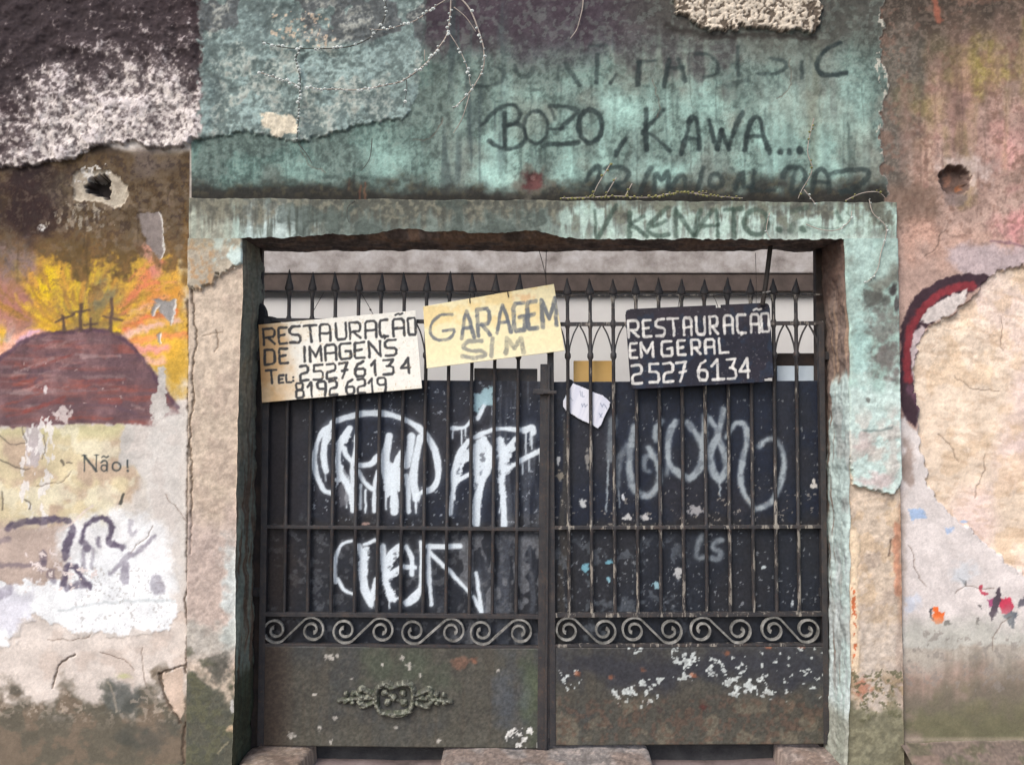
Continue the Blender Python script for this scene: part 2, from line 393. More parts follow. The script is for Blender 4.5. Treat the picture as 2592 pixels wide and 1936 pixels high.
s.area([(400, 930), (416, 930), (420, 1000), (428, 1040), (405, 1062), (384, 1075), (382, 1010), (398, 990)], (204, 198, 190), .95, 2, 5, 10, 70)
s.blob(160, 1050, 20, 20, (226, 210, 204), .95, .3, .6, 12, 71); s.blob(115, 985, 5, 12, (235, 225, 222), .9, .4, .3, 8, 72)
s.chips([(60, 900), (380, 900), (400, 1070), (60, 1070)], (214, 190, 182), 9, .02, .6, 73)
# three crosses
for p, w in [([(204, 770), (203, 836)], 9), ([(182, 792), (226, 785)], 6), ([(284, 757), (280, 838)], 9), ([(262, 800), (310, 812)], 6), ([(158, 800), (162, 838)], 9), ([(140, 815), (185, 796)], 6), ([(228, 806), (228, 836)], 6), ([(212, 822), (246, 820)], 5)]:
    s.line(p, w, (88, 70, 66), .82, 3, 2)
# cream field under the hill
i, m, d = s.area([(-40, 1086), (100, 1082), (300, 1076), (316, 1078), (300, 1130), (296, 1180), (340, 1180), (375, 1220), (370, 1290), (300, 1330), (-40, 1340)], (226, 210, 172), 1, 5, 5, 24, 75)
s.mix(m * ss(.45, .7, fbm(u[i], v[i], 90, o=4, seed=76)) * .85, (196, 172, 150), i); s.mix(m * (1 - ss(1090, 1125, v[i])) * .7, (206, 200, 154), i)
s.mix(m * ss(.55, .8, fbm(u[i], v[i], 60, o=4, seed=78)) * .7, (236, 228, 200), i)
s.area([(64, 1085), (100, 1080), (112, 1150), (92, 1190), (70, 1180)], (196, 186, 186), .9, 4, 7, 14, 79)
s.chips([(60, 1060), (130, 1060), (110, 1340), (60, 1340)], (240, 234, 228), 12, .5, .85, 80, 2.5)
for p, w in [([(-10, 1095), (10, 1110), (30, 1124), (64, 1121)], 3), ([(-10, 1160), (20, 1172), (50, 1186), (72, 1187)], 4), ([(56, 1082), (68, 1120)], 3), ([(6, 1246), (4, 1290)], 4), ([(60, 1264), (76, 1270), (74, 1286)], 4), ([(110, 1100), (116, 1130), (106, 1160)], 2.5), ([(155, 1165), (160, 1175)], 8), ([(168, 1170), (180, 1172)], 4)]:
    s.line(p, w, (96, 88, 78), .75, 1.6, 2)
# "Não!"
K = (58, 66, 68)
for p, w in [([(213, 1153), (213, 1192)], 3.5), ([(213, 1153), (243, 1192)], 6), ([(243, 1152), (243, 1192)], 3.5), ([(208, 1153), (218, 1152)], 2.5), ([(238, 1152), (248, 1152)], 2.5),
             (ell(263, 1184, 7, 8), 4), ([(256, 1170), (262, 1166), (270, 1170), (271, 1192)], 4.5), ([(257, 1158), (262, 1155), (268, 1158), (274, 1154)], 3.5), (ell(294, 1180, 10, 11, 0, 350), 4.5), ([(322, 1165), (323, 1182)], 5), ([(323, 1190), (324, 1192)], 5)]:
    s.line(p, w, K, .88, 1.5, .8)
# pale bare plaster on the right part of this wall and the white-washed strip
s.area([(380, 1060), (478, 1030), (478, 1500), (330, 1500), (300, 1300), (350, 1230)], (222, 216, 208), .85, 18, 14, 40, 82)
s.mix(L * ss(.55, .8, n40) * ss(1050, 1100, v) * (1 - ss(1300, 1500, v)) * ss(300, 400, u) * .5, (190, 180, 172))
s.area([(-60, 1330), (160, 1320), (170, 1460), (120, 1540), (-60, 1560)], (188, 166, 152), .8, 20, 12, 40, 83)
s.area([(150, 1330), (300, 1300), (420, 1330), (440, 1440), (420, 1500), (250, 1520), (170, 1500)], (244, 244, 243), .88, 20, 18, 40, 84)
s.area([(200, 1400), (330, 1390), (420, 1420), (440, 1500), (300, 1520), (210, 1500)], (250, 252, 252), .8, 24, 16, 40, 81)
s.area([(-60, 1480), (120, 1470), (280, 1480), (400, 1470), (455, 1530), (440, 1570), (420, 1600), (340, 1590), (300, 1608), (200, 1600), (150, 1620), (88, 1550), (20, 1630), (-60, 1650)], (250, 252, 252), .95, 5, 14, 30, 85)
s.area([(-60, 1480), (80, 1500), (70, 1560), (30, 1600), (-60, 1600)], (214, 212, 220), .8, 16, 12, 30, 86)
s.line([(150, 1545), (300, 1522), (440, 1520)], 7, (206, 212, 212), .7, 3, 3); s.chips([(180, 1440), (420, 1440), (430, 1580), (180, 1600)], (196, 192, 188), 7, .2, .7, 87)
# faded lilac-grey tag
G = (94, 84, 102)
for p, w, al in [([(20, 1335), (60, 1322), (130, 1315), (170, 1318), (185, 1335), (180, 1355), (170, 1380), (165, 1410)], 16, .85), ([(205, 1375), (215, 1335), (245, 1312), (275, 1315), (283, 1345), (276, 1370), (310, 1385)], 14, .85),
                 ([(215, 1372), (222, 1390)], 18, .7), ([(248, 1362), (250, 1378)], 14, .7), ([(210, 1390), (212, 1440)], 11, .4), ([(236, 1390), (232, 1440)], 8, .35), ([(330, 1320), (330, 1350), (345, 1345)], 12, .35), ([(392, 1355), (350, 1395), (320, 1410), (280, 1450)], 12, .45),
                 ([(160, 1480), (168, 1440), (180, 1432), (195, 1440), (210, 1470), (225, 1485)], 15, .85), ([(165, 1490), (200, 1480), (225, 1480)], 16, .6), ([(318, 1432), (316, 1470)], 22, .5), ([(395, 1470), (400, 1490)], 26, .35), ([(110, 1400), (105, 1440)], 18, .5), ([(0, 1370), (20, 1365)], 12, .4), ([(0, 1430), (60, 1430), (110, 1425)], 14, .4), ([(128, 1450), (135, 1470)], 16, .45), ([(-5, 1510), (20, 1490)], 24, .35)]:
    s.line(p, w, G, min(.92, al * 1.12), 4, 3, 12, 88, patch=.2, vary=.35)
s.chips([(60, 1380), (130, 1380), (240, 1440), (230, 1500), (60, 1490)], (234, 220, 214), 13, .24, .95, 89)
s.line([(150, 1345), (180, 1325), (205, 1300), (235, 1280)], 5, (232, 216, 206), .9, 2, 2)
s.line([(312, 1250), (304, 1275)], 7, (72, 72, 66), .9, 2, 2)
# bare tan plaster
i, m, d = s.area([(-3000, 1650), (20, 1640), (88, 1555), (130, 1580), (200, 1604), (300, 1610), (420, 1604), (450, 1560), (479, 1540), (479, 1800), (-3000, 1800)], (226, 214, 203), .95, 3, 9, 26, 90)
s.mix(m * ss(.5, .75, fbm(u[i], v[i], 70, o=4, seed=91)) * .5, (206, 188, 174), i); s.H[i] -= .003 * m
# rising damp
damp = L * ss(1722, 1775, v + (fbm(u, v, 70, o=5, seed=92) - .5) * 120)
s.mix(damp * .92, (98, 92, 78)); s.mix(damp * ss(.45, .7, n40) * .7, (124, 108, 92)); s.mix(damp * ss(.55, .8, n120) * .5, (72, 76, 72))
s.blob(320, 1762, 56, 44, (80, 84, 80), .8, .7, .5, 30, 93); s.blob(270, 1745, 20, 30, (92, 94, 84), .7, .6, .5, 16, 94); s.blob(310, 1712, 24, 9, (206, 206, 150), .7, .6, .4, 10, 95)
s.line([(270, 1725), (280, 1740), (296, 1800)], 5, (176, 164, 146), .7, 3, 2)
s.mix(damp * ss(.62, .75, n12) * (1 - ss(1790, 1860, v)) * .6, (178, 164, 148))
s.mix(L * ss(1930, 1945, v) * .4, (150, 140, 110))

# ---------- upper rough coat, left (black soot, white render showing through)
edge = [(-3000, 440), (0, 424), (95, 420), (170, 406), (230, 378), (300, 364), (345, 362), (380, 370), (410, 378), (450, 374), (492, 356), (515, 350), (560, 346), (610, 338), (680, 346), (745, 360), (800, 352), (880, 328), (940, 310), (1010, 303), (1042, 280), (1058, 240), (1062, 170), (1072, 100), (1078, 0), (1080, -3000), (-3000, -3000)]
i, mU, dU = s.poly(edge, 2.2, 5, 22, 101)
s.H[i] += (.022 - .010 * ss(480, 560, u[i])) * (.6 + .8 * n40[i]) * (1 - .8 * ss(900, 1000, u[i]) * (1 - ss(270, 310, v[i]))) * ss(-1.5, 2.2, dU + (n12[i] - .5) * 7) + .0016 * (n12[i] - .5) * mU + .0012 * (n6[i] - .5) * mU
uu, vv = u[i], v[i]
lf = 1 - ss(505, 520, uu + (n12[i] - .5) * 16)
s.mix(mU * lf, (50, 40, 42), i)
s.mix(mU * lf * ss(.4, .7, n400[i]) * .7, (52, 34, 37), i)
dens = ss(90, 360, vv + (n120[i] - .5) * 210 + (uu - 200) * .2) * .72 + .06 + .25 * (n40[i] - .5)
dens = np.where(uu < 110, dens - .1, dens)
sp = ss(-.1, .55, n8[i] * .75 + n6[i] * .25 - (1 - dens) * .95 + .08)
s.mix(mU * lf * ss(.1, .6, dens) * .75, (124, 112, 110), i)
s.mix(mU * lf * sp, (244, 233, 224), i)
s.mix(mU * lf * ss(.6, .8, n40[i]) * sp * .3, (186, 176, 182), i)
rt = 1 - lf
s.mix(mU * rt, (82, 92, 90), i)
dens = .42 + .5 * (n120[i] - .4) + ss(0, 260, vv) * .22 + .2 * (n40[i] - .5)
sp = ss(-.1, .6, n8[i] * .75 + n6[i] * .25 - (1 - dens) * .92)
s.mix(mU * rt * ss(.2, .6, dens) * .7, (120, 138, 132), i)
s.mix(mU * rt * sp * .95, (184, 208, 201), i); s.mix(mU * rt * ss(.5, .8, n40[i]) * .3, (112, 128, 126), i)
s.mix(mU * rt * ss(.1, .4, ss(.5, .72, n120[i]) * (1 - ss(30, 150, vv))) * .7, (62, 54, 58), i)
s.mix(mU * rt * ss(.55, .7, fbm(uu, vv, 46, o=3, seed=103)) * sp * .7, (206, 200, 184), i)
s.mix(mU * rt * .32, (130, 144, 140), i); s.mix(mU * lf * .12, (128, 116, 116), i)
s.area([(668, 296), (700, 290), (735, 285), (752, 300), (750, 345), (690, 344), (672, 325)], (238, 224, 198), .95, 4, 8, 18, 104)
s.chips([(690, 40), (830, 40), (860, 110), (800, 130), (690, 80)], (214, 190, 164), 9, .35, .8, 105)

# ---------- green painted plaster over the gateway
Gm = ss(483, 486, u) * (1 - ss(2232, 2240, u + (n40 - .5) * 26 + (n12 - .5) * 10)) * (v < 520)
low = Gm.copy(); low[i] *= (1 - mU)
s.mix(low, (118, 140, 130))
s.mix(low * (1 - ss(700, 1250, wu)) * .85, (84, 108, 101))
s.mix(low * ss(.45, .8, stk * .7 + n40 * .3) * ss(1150, 1300, wu) * ss(170, 320, v) * .7, (160, 192, 179))
s.mix(low * ss(.4, .75, stk2 * .6 + n120 * .4) * ss(230, 360, v) * .4, (150, 182, 170))
s.mix(low * ss(.45, .75, fbm(u, v, 85, o=5, seed=9)) * .5, (92, 100, 94)); s.mix(low * ss(.35, .9, n8) * .35, (150, 170, 160)); s.mix(low * ss(.45, .95, 1 - n8) * .4, (70, 82, 78)); s.mix(low * ss(.5, .8, fbm(u, v, 200, o=3, seed=10)) * .4, (132, 132, 122))
s.mix(low * ss(.5, .8, n120) * ss(1250, 1400, wu) * .45, (150, 150, 136))
for x, y, a, b, al in [(1240, 430, 60, 70, .95), (1440, 420, 46, 80, .9), (1560, 270, 60, 60, .7), (1700, 440, 90, 40, .7), (1960, 400, 40, 60, .85), (2085, 410, 40, 70, .7), (1990, 300, 70, 120, .35), (2140, 300, 60, 150, .35), (1780, 250, 60, 60, .5), (960, 420, 70, 60, .45), (760, 420, 60, 40, .3)]:
    s.blob(x, y, a, b, (188, 228, 214), min(1, al * 1.1), .95, .45, 50, int(x))
m = low * ss(.38, .7, .62 - (v - 60) / 330 + (n120 - .5) * .8 + (stk - .5) * .5) * (1 - ss(1880, 2120, wu) * .6)
s.mix(m * .85, (76, 74, 74)); s.mix(m * ss(.3, .9, n8) * .3, (118, 124, 118))
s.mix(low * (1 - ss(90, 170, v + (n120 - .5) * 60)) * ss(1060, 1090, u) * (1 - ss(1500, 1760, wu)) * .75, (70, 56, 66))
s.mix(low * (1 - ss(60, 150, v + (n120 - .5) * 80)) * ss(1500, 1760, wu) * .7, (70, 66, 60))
s.mix(low * ss(.62, .74, n12) * (1 - ss(150, 300, v)) * .35, (128, 140, 130))
s.mix(low * ss(.55, .85, 1 - stk) * ss(250, 420, v) * ss(1700, 1800, u) * .35, (88, 100, 96))
s.mix(low * ss(.55, .85, 1 - stk) * ss(1000, 1180, u) * (1 - ss(1250, 1300, u)) * .7, (72, 84, 84))
s.mix(low * ss(2040, 2062, u + (stk2 - .5) * 20) * (1 - ss(2064, 2090, u + (stk2 - .5) * 20)) * ss(60, 200, v) * .35, (116, 118, 98))
# black mould along the ledge
m = low * ss(.15, .95, (v - 425) / 80 + (fbm(u, v, 60, 40, o=5, seed=110) - .5) * .55)
s.mix(m * .95, (48, 46, 42)); s.mix(m * ss(.6, .75, n12) * .4, (96, 88, 66))
s.mix(low * ss(485, 505, v) * .7, (44, 42, 38))
rb = np.random.RandomState(91)
for k in range(90):
    x = rb.uniform(1150, 2220); y = rb.uniform(190, 360); run_len = rb.uniform(60, 190); lt = rb.rand() < .55
    if y + run_len > 480: run_len = 480 - y
    s.line([(x, y), (x + rb.uniform(-4, 4), y + run_len * .5), (x + rb.uniform(-6, 6), y + run_len)], rb.uniform(7, 24), (186, 220, 207) if lt else (76, 90, 84), rb.uniform(.12, .34), rb.uniform(4, 9), 3, 24, 500 + k, 4, .3, vary=.4)
# rust spot and its stain
s.blob(1349, 470, 52, 50, (104, 100, 90), .8, .7, .5, 24, 111); s.blob(1349, 456, 26, 28, (92, 58, 56), .95, .5, .4, 14, 112); s.blob(1351, 446, 9, 9, (164, 130, 124), .8, .5, .5, 8, 113)
s.line([(912, 470), (912, 505)], 5, (110, 74, 58), .7, 2, 2); s.line([(924, 462), (924, 505)], 5, (120, 84, 66), .7, 2, 2); s.line([(884, 450), (883, 480)], 4, (96, 74, 62), .6, 2, 2)
# faded black lettering
GK = (40, 50, 50)
T3 = lambda p: crop(1200, 0, p); T4 = lambda p: crop(1892, 0, p)
for p, w, al in [(T3([(245, 910), (245, 1170)]), 11, .85), (T3([(60, 1010), (130, 930), (200, 870), (290, 840), (360, 880), (350, 960), (270, 1010)]), 9, .75), (T3([(270, 1010), (350, 990), (410, 1060), (395, 1140), (310, 1190), (200, 1180), (120, 1130)]), 10, .8),
                 (T3(ell(495, 1020, 95, 130)), 9, .75), (T3([(600, 850), (720, 855), (830, 890), (760, 960), (690, 1030)]), 10, .75), (T3([(650, 950), (610, 870)]), 8, .6), (T3([(610, 1035), (740, 1025)]), 8, .6), (T3([(550, 1175), (600, 1150), (700, 1155), (830, 1140)]), 11, .8), (T3(ell(930, 1010, 92, 132)), 12, .85),
                 (T3([(1210, 1110), (1130, 1240)]), 11, .8), (T3([(1380, 870), (1372, 1040), (1380, 1200)]), 11, .85), (T3([(1520, 880), (1440, 960), (1350, 1060)]), 10, .8), (T3([(1350, 1050), (1450, 1100), (1570, 1210)]), 8, .7),
                 (T3([(1655, 1230), (1700, 1080), (1730, 960), (1770, 950), (1795, 1040), (1800, 1190)]), 11, .85), (T3([(1700, 1110), (1790, 1110)]), 9, .7), (T3([(1880, 960), (1910, 1080), (1950, 1190)]), 10, .8), (T3([(1950, 1190), (1980, 1040)]), 12, .8), (T3([(1980, 1040), (2040, 1190)]), 10, .8), (T3([(2040, 1190), (2090, 1020), (2150, 900)]), 11, .8),
                 (T3([(2165, 1200), (2190, 1060), (2230, 950), (2290, 960), (2320, 1100), (2365, 1220)]), 11, .85), (T3([(2190, 1095), (2310, 1090)]), 9, .7), (T4([(262, 1214), (263, 1217)]), 15, .85), (T4([(337, 1213), (338, 1216)]), 15, .85), (T4([(418, 1200), (422, 1202)]), 17, .85),
                 (T3([(150, 530), (235, 570), (220, 650), (110, 690), (20, 685)]), 8, .5), (T3(ell(400, 540, 70, 75, 0, 190)), 10, .5), (T3([(680, 520), (672, 640)]), 9, .35), (T3([(730, 510), (780, 590), (850, 680)]), 10, .6), (T3([(985, 440), (980, 665)]), 11, .7), (T3([(920, 370), (1060, 365)]), 9, .4), (T3([(1140, 595), (1090, 670)]), 8, .7),
                 (T3([(1320, 500), (1310, 680)]), 12, .75), (T3([(1310, 500), (1450, 488)]), 7, .6), (T3([(1560, 480), (1520, 690)]), 11, .75), (T3([(1580, 545), (1670, 545)]), 10, .7), (T3([(1640, 480), (1690, 650)]), 10, .65), (T3([(1770, 430), (1880, 440), (1950, 520), (1940, 590), (1840, 620)]), 8, .6), (T3([(2110, 380), (2110, 610)]), 9, .7),
                 (T4([(190, 470), (290, 490), (310, 540), (220, 590), (90, 590)]), 9, .6), (T4([(435, 500), (435, 630)]), 9, .7), (T4([(740, 345), (640, 390), (570, 470), (560, 540), (600, 595), (700, 600), (790, 585)]), 11, .85), (T3([(2040, 690), (2120, 660), (2190, 640)]), 12, .3),
] + [(crop(1440, 390, q, 1.594), w * .82, .68) for q, w in [
                 ([(70, 110), (90, 70), (125, 52), (120, 90), (90, 150)], 15), ([(150, 60), (200, 50), (240, 75), (225, 110), (175, 125), (150, 150)], 15), ([(175, 125), (235, 150)], 13), ([(330, 55), (290, 150)], 15), ([(345, 150), (352, 82), (375, 102), (400, 72), (402, 140)], 15), ([(410, 140), (440, 95), (465, 90), (470, 140)], 14), ([(545, 55), (520, 140)], 14), (ell(593, 108, 26, 28), 15),
                 ([(690, 80), (670, 140)], 13), ([(702, 75), (706, 130), (740, 130)], 13), ([(750, 70), (738, 150)], 13), ([(755, 148), (830, 148)], 11), ([(865, 90), (880, 60), (930, 55), (955, 90), (935, 140), (900, 165)], 15), ([(915, 70), (895, 150)], 13), ([(980, 150), (995, 85), (1020, 62), (1045, 90), (1052, 150)], 15), ([(990, 115), (1045, 115)], 12), ([(1062, 80), (1120, 66), (1190, 64), (1210, 80), (1180, 120), (1100, 160)], 15), ([(1090, 150), (1180, 155)], 12)]]:
    s.line(p, w * 1.08, GK, min(.92, al * 1.02), 3.4, 1.6, 12, 120, patch=.2, vary=.28)

# ---------- rough coat showing at the top right
i, m, d = s.poly([(1700, -3000), (1700, 0), (1722, 40), (1760, 62), (1800, 74), (1835, 80), (1870, 72), (1950, 70), (1990, 80), (2040, 82), (2066, 76), (2076, 40), (2088, -3000)], 2.5, 6, 20, 131)
s.H[i] += .02 * ss(-1.5, 2.2, d + (n12[i] - .5) * 6) + .008 * (n6[i] - .5) * m
s.mix(m, (104, 92, 80), i)
sp = ss(.42, .6, n6[i] * .6 + n12[i] * .4 + .12 - .25 * ss(2010, 2050, u[i]))
s.mix(m * sp * .95, (222, 208, 188), i)
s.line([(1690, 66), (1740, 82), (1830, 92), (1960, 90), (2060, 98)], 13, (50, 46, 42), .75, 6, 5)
# ragged white crumbs down the right edge of the green paint
s.chips([(2222, 20), (2246, 20), (2250, 400), (2226, 400)], (206, 200, 184), 8, .42, .9, 133, 1.6)
s.H += -.006 * ss(2236, 2242, u + (n40 - .5) * 26 + (n12 - .5) * 10) * (1 - ss(430, 640, v)) * (1 - ss(2400, 2600, u))

# ---------- right wall
R = ss(2236, 2242, u + ((n40 - .5) * 26 + (n12 - .5) * 10) * (v < 500))
s.mix(R, (190, 160, 146))
s.mix(R * (1 - ss(70, 390, wv + (u - 2300) * .15)) * .9, (104, 92, 76))
s.mix(R * ss(.4, .8, n120) * (1 - ss(480, 640, v)) * .55, (132, 108, 96))
s.mix(R * (1 - ss(2330, 2352, u + (n40 - .5) * 30)) * (1 - ss(440, 520, v)) * .75, (86, 86, 78))
s.mix(R * (1 - ss(20, 150, wv)) * .9, (66, 58, 50))
for x, y, a, b, c, al in [(2470, 190, 90, 80, (158, 142, 74), .8), (2360, 270, 50, 90, (164, 150, 92), .75), (2300, 260, 40, 60, (120, 112, 80), .5), (2380, 160, 60, 60, (92, 84, 66), .7), (2560, 90, 60, 70, (140, 116, 100), .6), (2300, 60, 50, 60, (132, 122, 110), .6), (2340, 420, 50, 80, (214, 182, 160), .8), (2560, 380, 60, 90, (214, 160, 152), .85), (2590, 560, 60, 60, (222, 150, 150), .8),
                          (2490, 360, 30, 70, (220, 184, 172), .7), (2330, 590, 50, 60, (210, 166, 146), .8), (2440, 620, 90, 50, (206, 168, 150), .7), (2420, 300, 30, 90, (140, 108, 96), .6), (2510, 280, 26, 140, (150, 116, 104), .5)]:
    s.blob(x, y, a, b, c, al, .8, .55, 50, int(x) + 3)
s.mix(R * ss(.5, .9, 1 - fbmv(u, v, 50, 500, 3, 16)) * (1 - ss(420, 560, v)) * ss(100, 200, v) * .5, (140, 108, 96))
s.mix(R * ss(.35, .9, n8) * (1 - ss(560, 760, v)) * .2, (222, 192, 176)); s.mix(R * ss(.5, .9, 1 - n8) * (1 - ss(560, 760, v)) * .22, (120, 96, 84))
s.mix(R * ss(.6, .78, n40 * .6 + n12 * .4) * (1 - ss(520, 760, v)) * .5, (128, 98, 84))
s.mix(R * ss(470, 500, wv) * (1 - ss(540, 600, wv)) * (1 - ss(2350, 2420, u)) * .6, (112, 92, 78))
for k in range(46):
    x = rb.uniform(2270, 2640); y = rb.uniform(20, 330); run_len = rb.uniform(80, 260); c = [(92, 78, 66), (124, 98, 86), (222, 190, 178), (160, 148, 84), (206, 160, 152)][rb.randint(5)]
    s.line([(x, y), (x + rb.uniform(-5, 5), y + run_len * .5), (x + rb.uniform(-8, 8), y + run_len)], rb.uniform(9, 30), c, rb.uniform(.12, .32), rb.uniform(5, 12), 4, 30, 600 + k, 4, .3, vary=.4)
s.line([(2366, -10), (2374, 30), (2380, 52)], 15, (164, 100, 80), .85, 4, 3)
s.area([(2400, 622), (2450, 610), (2500, 625), (2600, 630), (3600, 620), (3600, 690), (2592, 670), (2500, 706), (2420, 690), (2395, 660)], (196, 180, 182), .8, 14, 10, 40, 141)
s.line([(2510, 612), (2560, 616), (2600, 626)], 6, (120, 92, 104), .6, 3, 3)
# painted arc: near-black, red, white
arc_o = [(2516, 702), (2470, 692), (2420, 694), (2370, 712), (2325, 745), (2296, 785), (2280, 830), (2276, 900), (2278, 980), (2290, 1060), (2320, 1082), (2330, 1020), (2330, 960), (2318, 900), (2340, 830), (2400, 790), (2450, 745)]
s.area(arc_o, (64, 46, 54), .97, 3, 4, 20, 142)
s.line([(2460, 722), (2420, 728), (2372, 752), (2330, 790), (2302, 850), (2296, 920), (2300, 960)], 21, (146, 56, 62), .9, 5, 4, 16, 143)
s.area([(2450, 732), (2425, 742), (2380, 760), (2345, 785), (2330, 815), (2350, 818), (2400, 800), (2440, 770)], (226, 214, 206), .97, 3, 4, 16, 144)
s.area([(2330, 822), (2312, 850), (2302, 890), (2310, 960), (2322, 1000), (2330, 960), (2320, 900), (2340, 830)], (214, 196, 194), .9, 3, 3, 16, 145)
s.line([(2300, 980), (2318, 1010), (2326, 1030)], 16, (110, 78, 92), .8, 5, 3)
# pale plaster in the lower half
s.area([(2240, 1080), (2290, 1060), (2320, 1090), (2330, 1040), (2600, 1020), (3600, 1000), (3600, 1600), (2240, 1640)], (228, 219, 214), .97, 6, 6, 30, 146)
s.mix(R * ss(1080, 1110, v) * (1 - ss(2268, 2300, u + (n40 - .5) * 20)) * .55, (170, 146, 128))
s.blob(2300, 1170, 16, 70, (150, 128, 116), .7, .7, .5, 20, 147)
# fallen plaster: tan mortar underneath
tan = [(3600, 560), (2592, 672), (2540, 686), (2505, 706), (2470, 742), (2440, 775), (2405, 806), (2355, 822), (2332, 860), (2316, 920), (2312, 980), (2318, 1020), (2330, 1050), (2328, 1080), (2332, 1130), (2346, 1190), (2350, 1225), (2370, 1260), (2404, 1295), (2440, 1325), (2500, 1375), (2560, 1430), (2600, 1466), (3600, 1700)]
i, m, d = s.poly(tan, 2.0, 6, 20, 151)
s.mix(m, (242, 220, 196), i); s.mix(m * ss(.35, .75, fbm(u[i], v[i], 190, o=3, seed=152) * .6 + ss(2350, 2650, u[i]) * .3) * .8, (240, 214, 206), i); s.mix(m * ss(.5, .8, fbm(u[i], v[i], 45, o=4, seed=153)) * .5, (228, 198, 164), i)
cr = fbm(u[i] + v[i] * .6, v[i] - u[i] * .3, 26, 12, o=4, seed=154)
s.H[i] -= .016 * (.5 + n120[i]) * ss(-1.5, 2.5, d + (n12[i] - .5) * 6); s.H[i] += m * (.004 * (fbm(u[i], v[i], 70, o=4, seed=155) - .5) + .0016 * (cr - .5))
s.mix(m * ss(.62, .8, 1 - cr) * .25, (190, 158, 128), i)
# scraps of old paint and a green-grey damp foot
for P, c in [([(2300, 1290), (2318, 1286), (2338, 1288), (2346, 1310), (2322, 1312), (2310, 1322), (2304, 1308)], (172, 194, 224)), ([(2433, 1317), (2450, 1315), (2455, 1324), (2440, 1326)], (184, 200, 226)), ([(2392, 1336), (2416, 1334), (2410, 1348), (2396, 1352)], (184, 200, 226)),
             ([(2358, 1537), (2372, 1534), (2380, 1548), (2393, 1550), (2390, 1570), (2374, 1580), (2358, 1570), (2364, 1552)], (244, 112, 50)), ([(2352, 1540), (2359, 1536), (2360, 1560), (2366, 1572), (2354, 1562)], (92, 88, 90)), ([(2392, 1572), (2402, 1568), (2410, 1582), (2390, 1584)], (104, 98, 94)),
             ([(2526, 1515), (2560, 1512), (2566, 1540), (2556, 1552), (2536, 1552), (2530, 1536)], (206, 62, 88)), ([(2528, 1484), (2534, 1500), (2530, 1530), (2520, 1560), (2508, 1572), (2506, 1550), (2514, 1520)], (84, 72, 82)), ([(2538, 1556), (2560, 1546), (2576, 1548), (2568, 1578), (2566, 1594), (2556, 1580)], (86, 92, 104)),
             ([(2480, 1484), (2488, 1480), (2486, 1494), (2502, 1502), (2490, 1508), (2482, 1500)], (190, 74, 92)), ([(2422, 1459), (2434, 1466), (2448, 1470), (2446, 1482), (2434, 1474)], (104, 98, 94)), ([(2474, 1526), (2484, 1530), (2482, 1542)], (110, 104, 104)), ([(2474, 1562), (2480, 1564), (2478, 1582), (2472, 1580)], (104, 96, 94)), ([(2576, 1524), (2600, 1506), (2600, 1530), (2580, 1538)], (112, 108, 116)), ([(2500, 1518), (2516, 1512), (2514, 1530), (2504, 1536)], (170, 80, 120))]:
    s.area(P, c, .96, 1.5, 2.5, 7, 161)
s.blob(2310, 1525, 24, 24, (206, 214, 228), .7, .7, .5, 14, 162); s.blob(2440, 1450, 30, 30, (222, 230, 236), .6, .8, .5, 16, 163)
s.area([(2240, 1570), (3600, 1580), (3600, 1700), (2240, 1700)], (184, 184, 172), .7, 40, 20, 50, 164)
m = R * ss(1640, 1790, v + (n120 - .5) * 120 + (stk - .5) * 60); s.mix(m * .9, (124, 116, 102)); s.mix(m * ss(.5, .75, n40) * .6, (140, 124, 112)); s.mix(R * ss(1700, 1850, v + (n40 - .5) * 80) * ss(.4, .65, n120) * .7, (104, 104, 76))
s.mix(R * ss(1860, 1870, v) * (1 - ss(1872, 1880, v)) * .5, (178, 164, 146))
s.chips([(2280, 1600), (2592, 1600), (2592, 1760), (2280, 1740)], (150, 142, 134), 14, .3, .6, 165)

# ---------- wall pipe holes
i, m, d = s.area([(184, 440), (196, 436), (205, 428), (240, 432), (272, 432), (300, 450), (324, 470), (325, 498), (316, 520), (296, 526), (262, 516), (214, 512), (186, 508)], (196, 184, 164), .95, 2.5, 5, 16, 171)
s.H[i] -= .008 * ss(-2, 5, d); s.mix(m * ss(.5, .75, n12[i]) * .5, (150, 136, 118), i)
i, m, d = s.area([(212, 470), (230, 448), (262, 442), (276, 452), (276, 500), (264, 504), (246, 494), (222, 486)], (74, 66, 64), .9, 2, 4, 12, 172); s.H[i] -= .085 * ss(-2, 9, d)
s.chips([(180, 425), (290, 425), (290, 450), (180, 460)], (226, 220, 210), 9, .45, .9, 173)
i, m, d = s.poly(ell(2417, 456, 41, 41, 0, 350), 2, 4, 14, 174)
s.blob(2440, 430, 70, 50, (216, 198, 190), .7, .8, .5, 20, 175); s.mix(m * .92, (104, 84, 76), i); s.H[i] -= .05 * ss(-2, 14, d)
s.blob(2412, 450, 12, 18, (152, 112, 94), .9, .5, .4, 9, 176); s.blob(2420, 500, 30, 22, (120, 106, 102), .7, .7, .5, 14, 177); s.blob(2437, 472, 10, 8, (146, 92, 62), .8, .5, .4, 7, 178); s.blob(2345, 470, 10, 12, (150, 116, 104), .6, .6, .4, 8, 179)
s.H -= .02 * np.exp(-(((u - 1349) / 16) ** 2 + ((v - 456) / 18) ** 2))
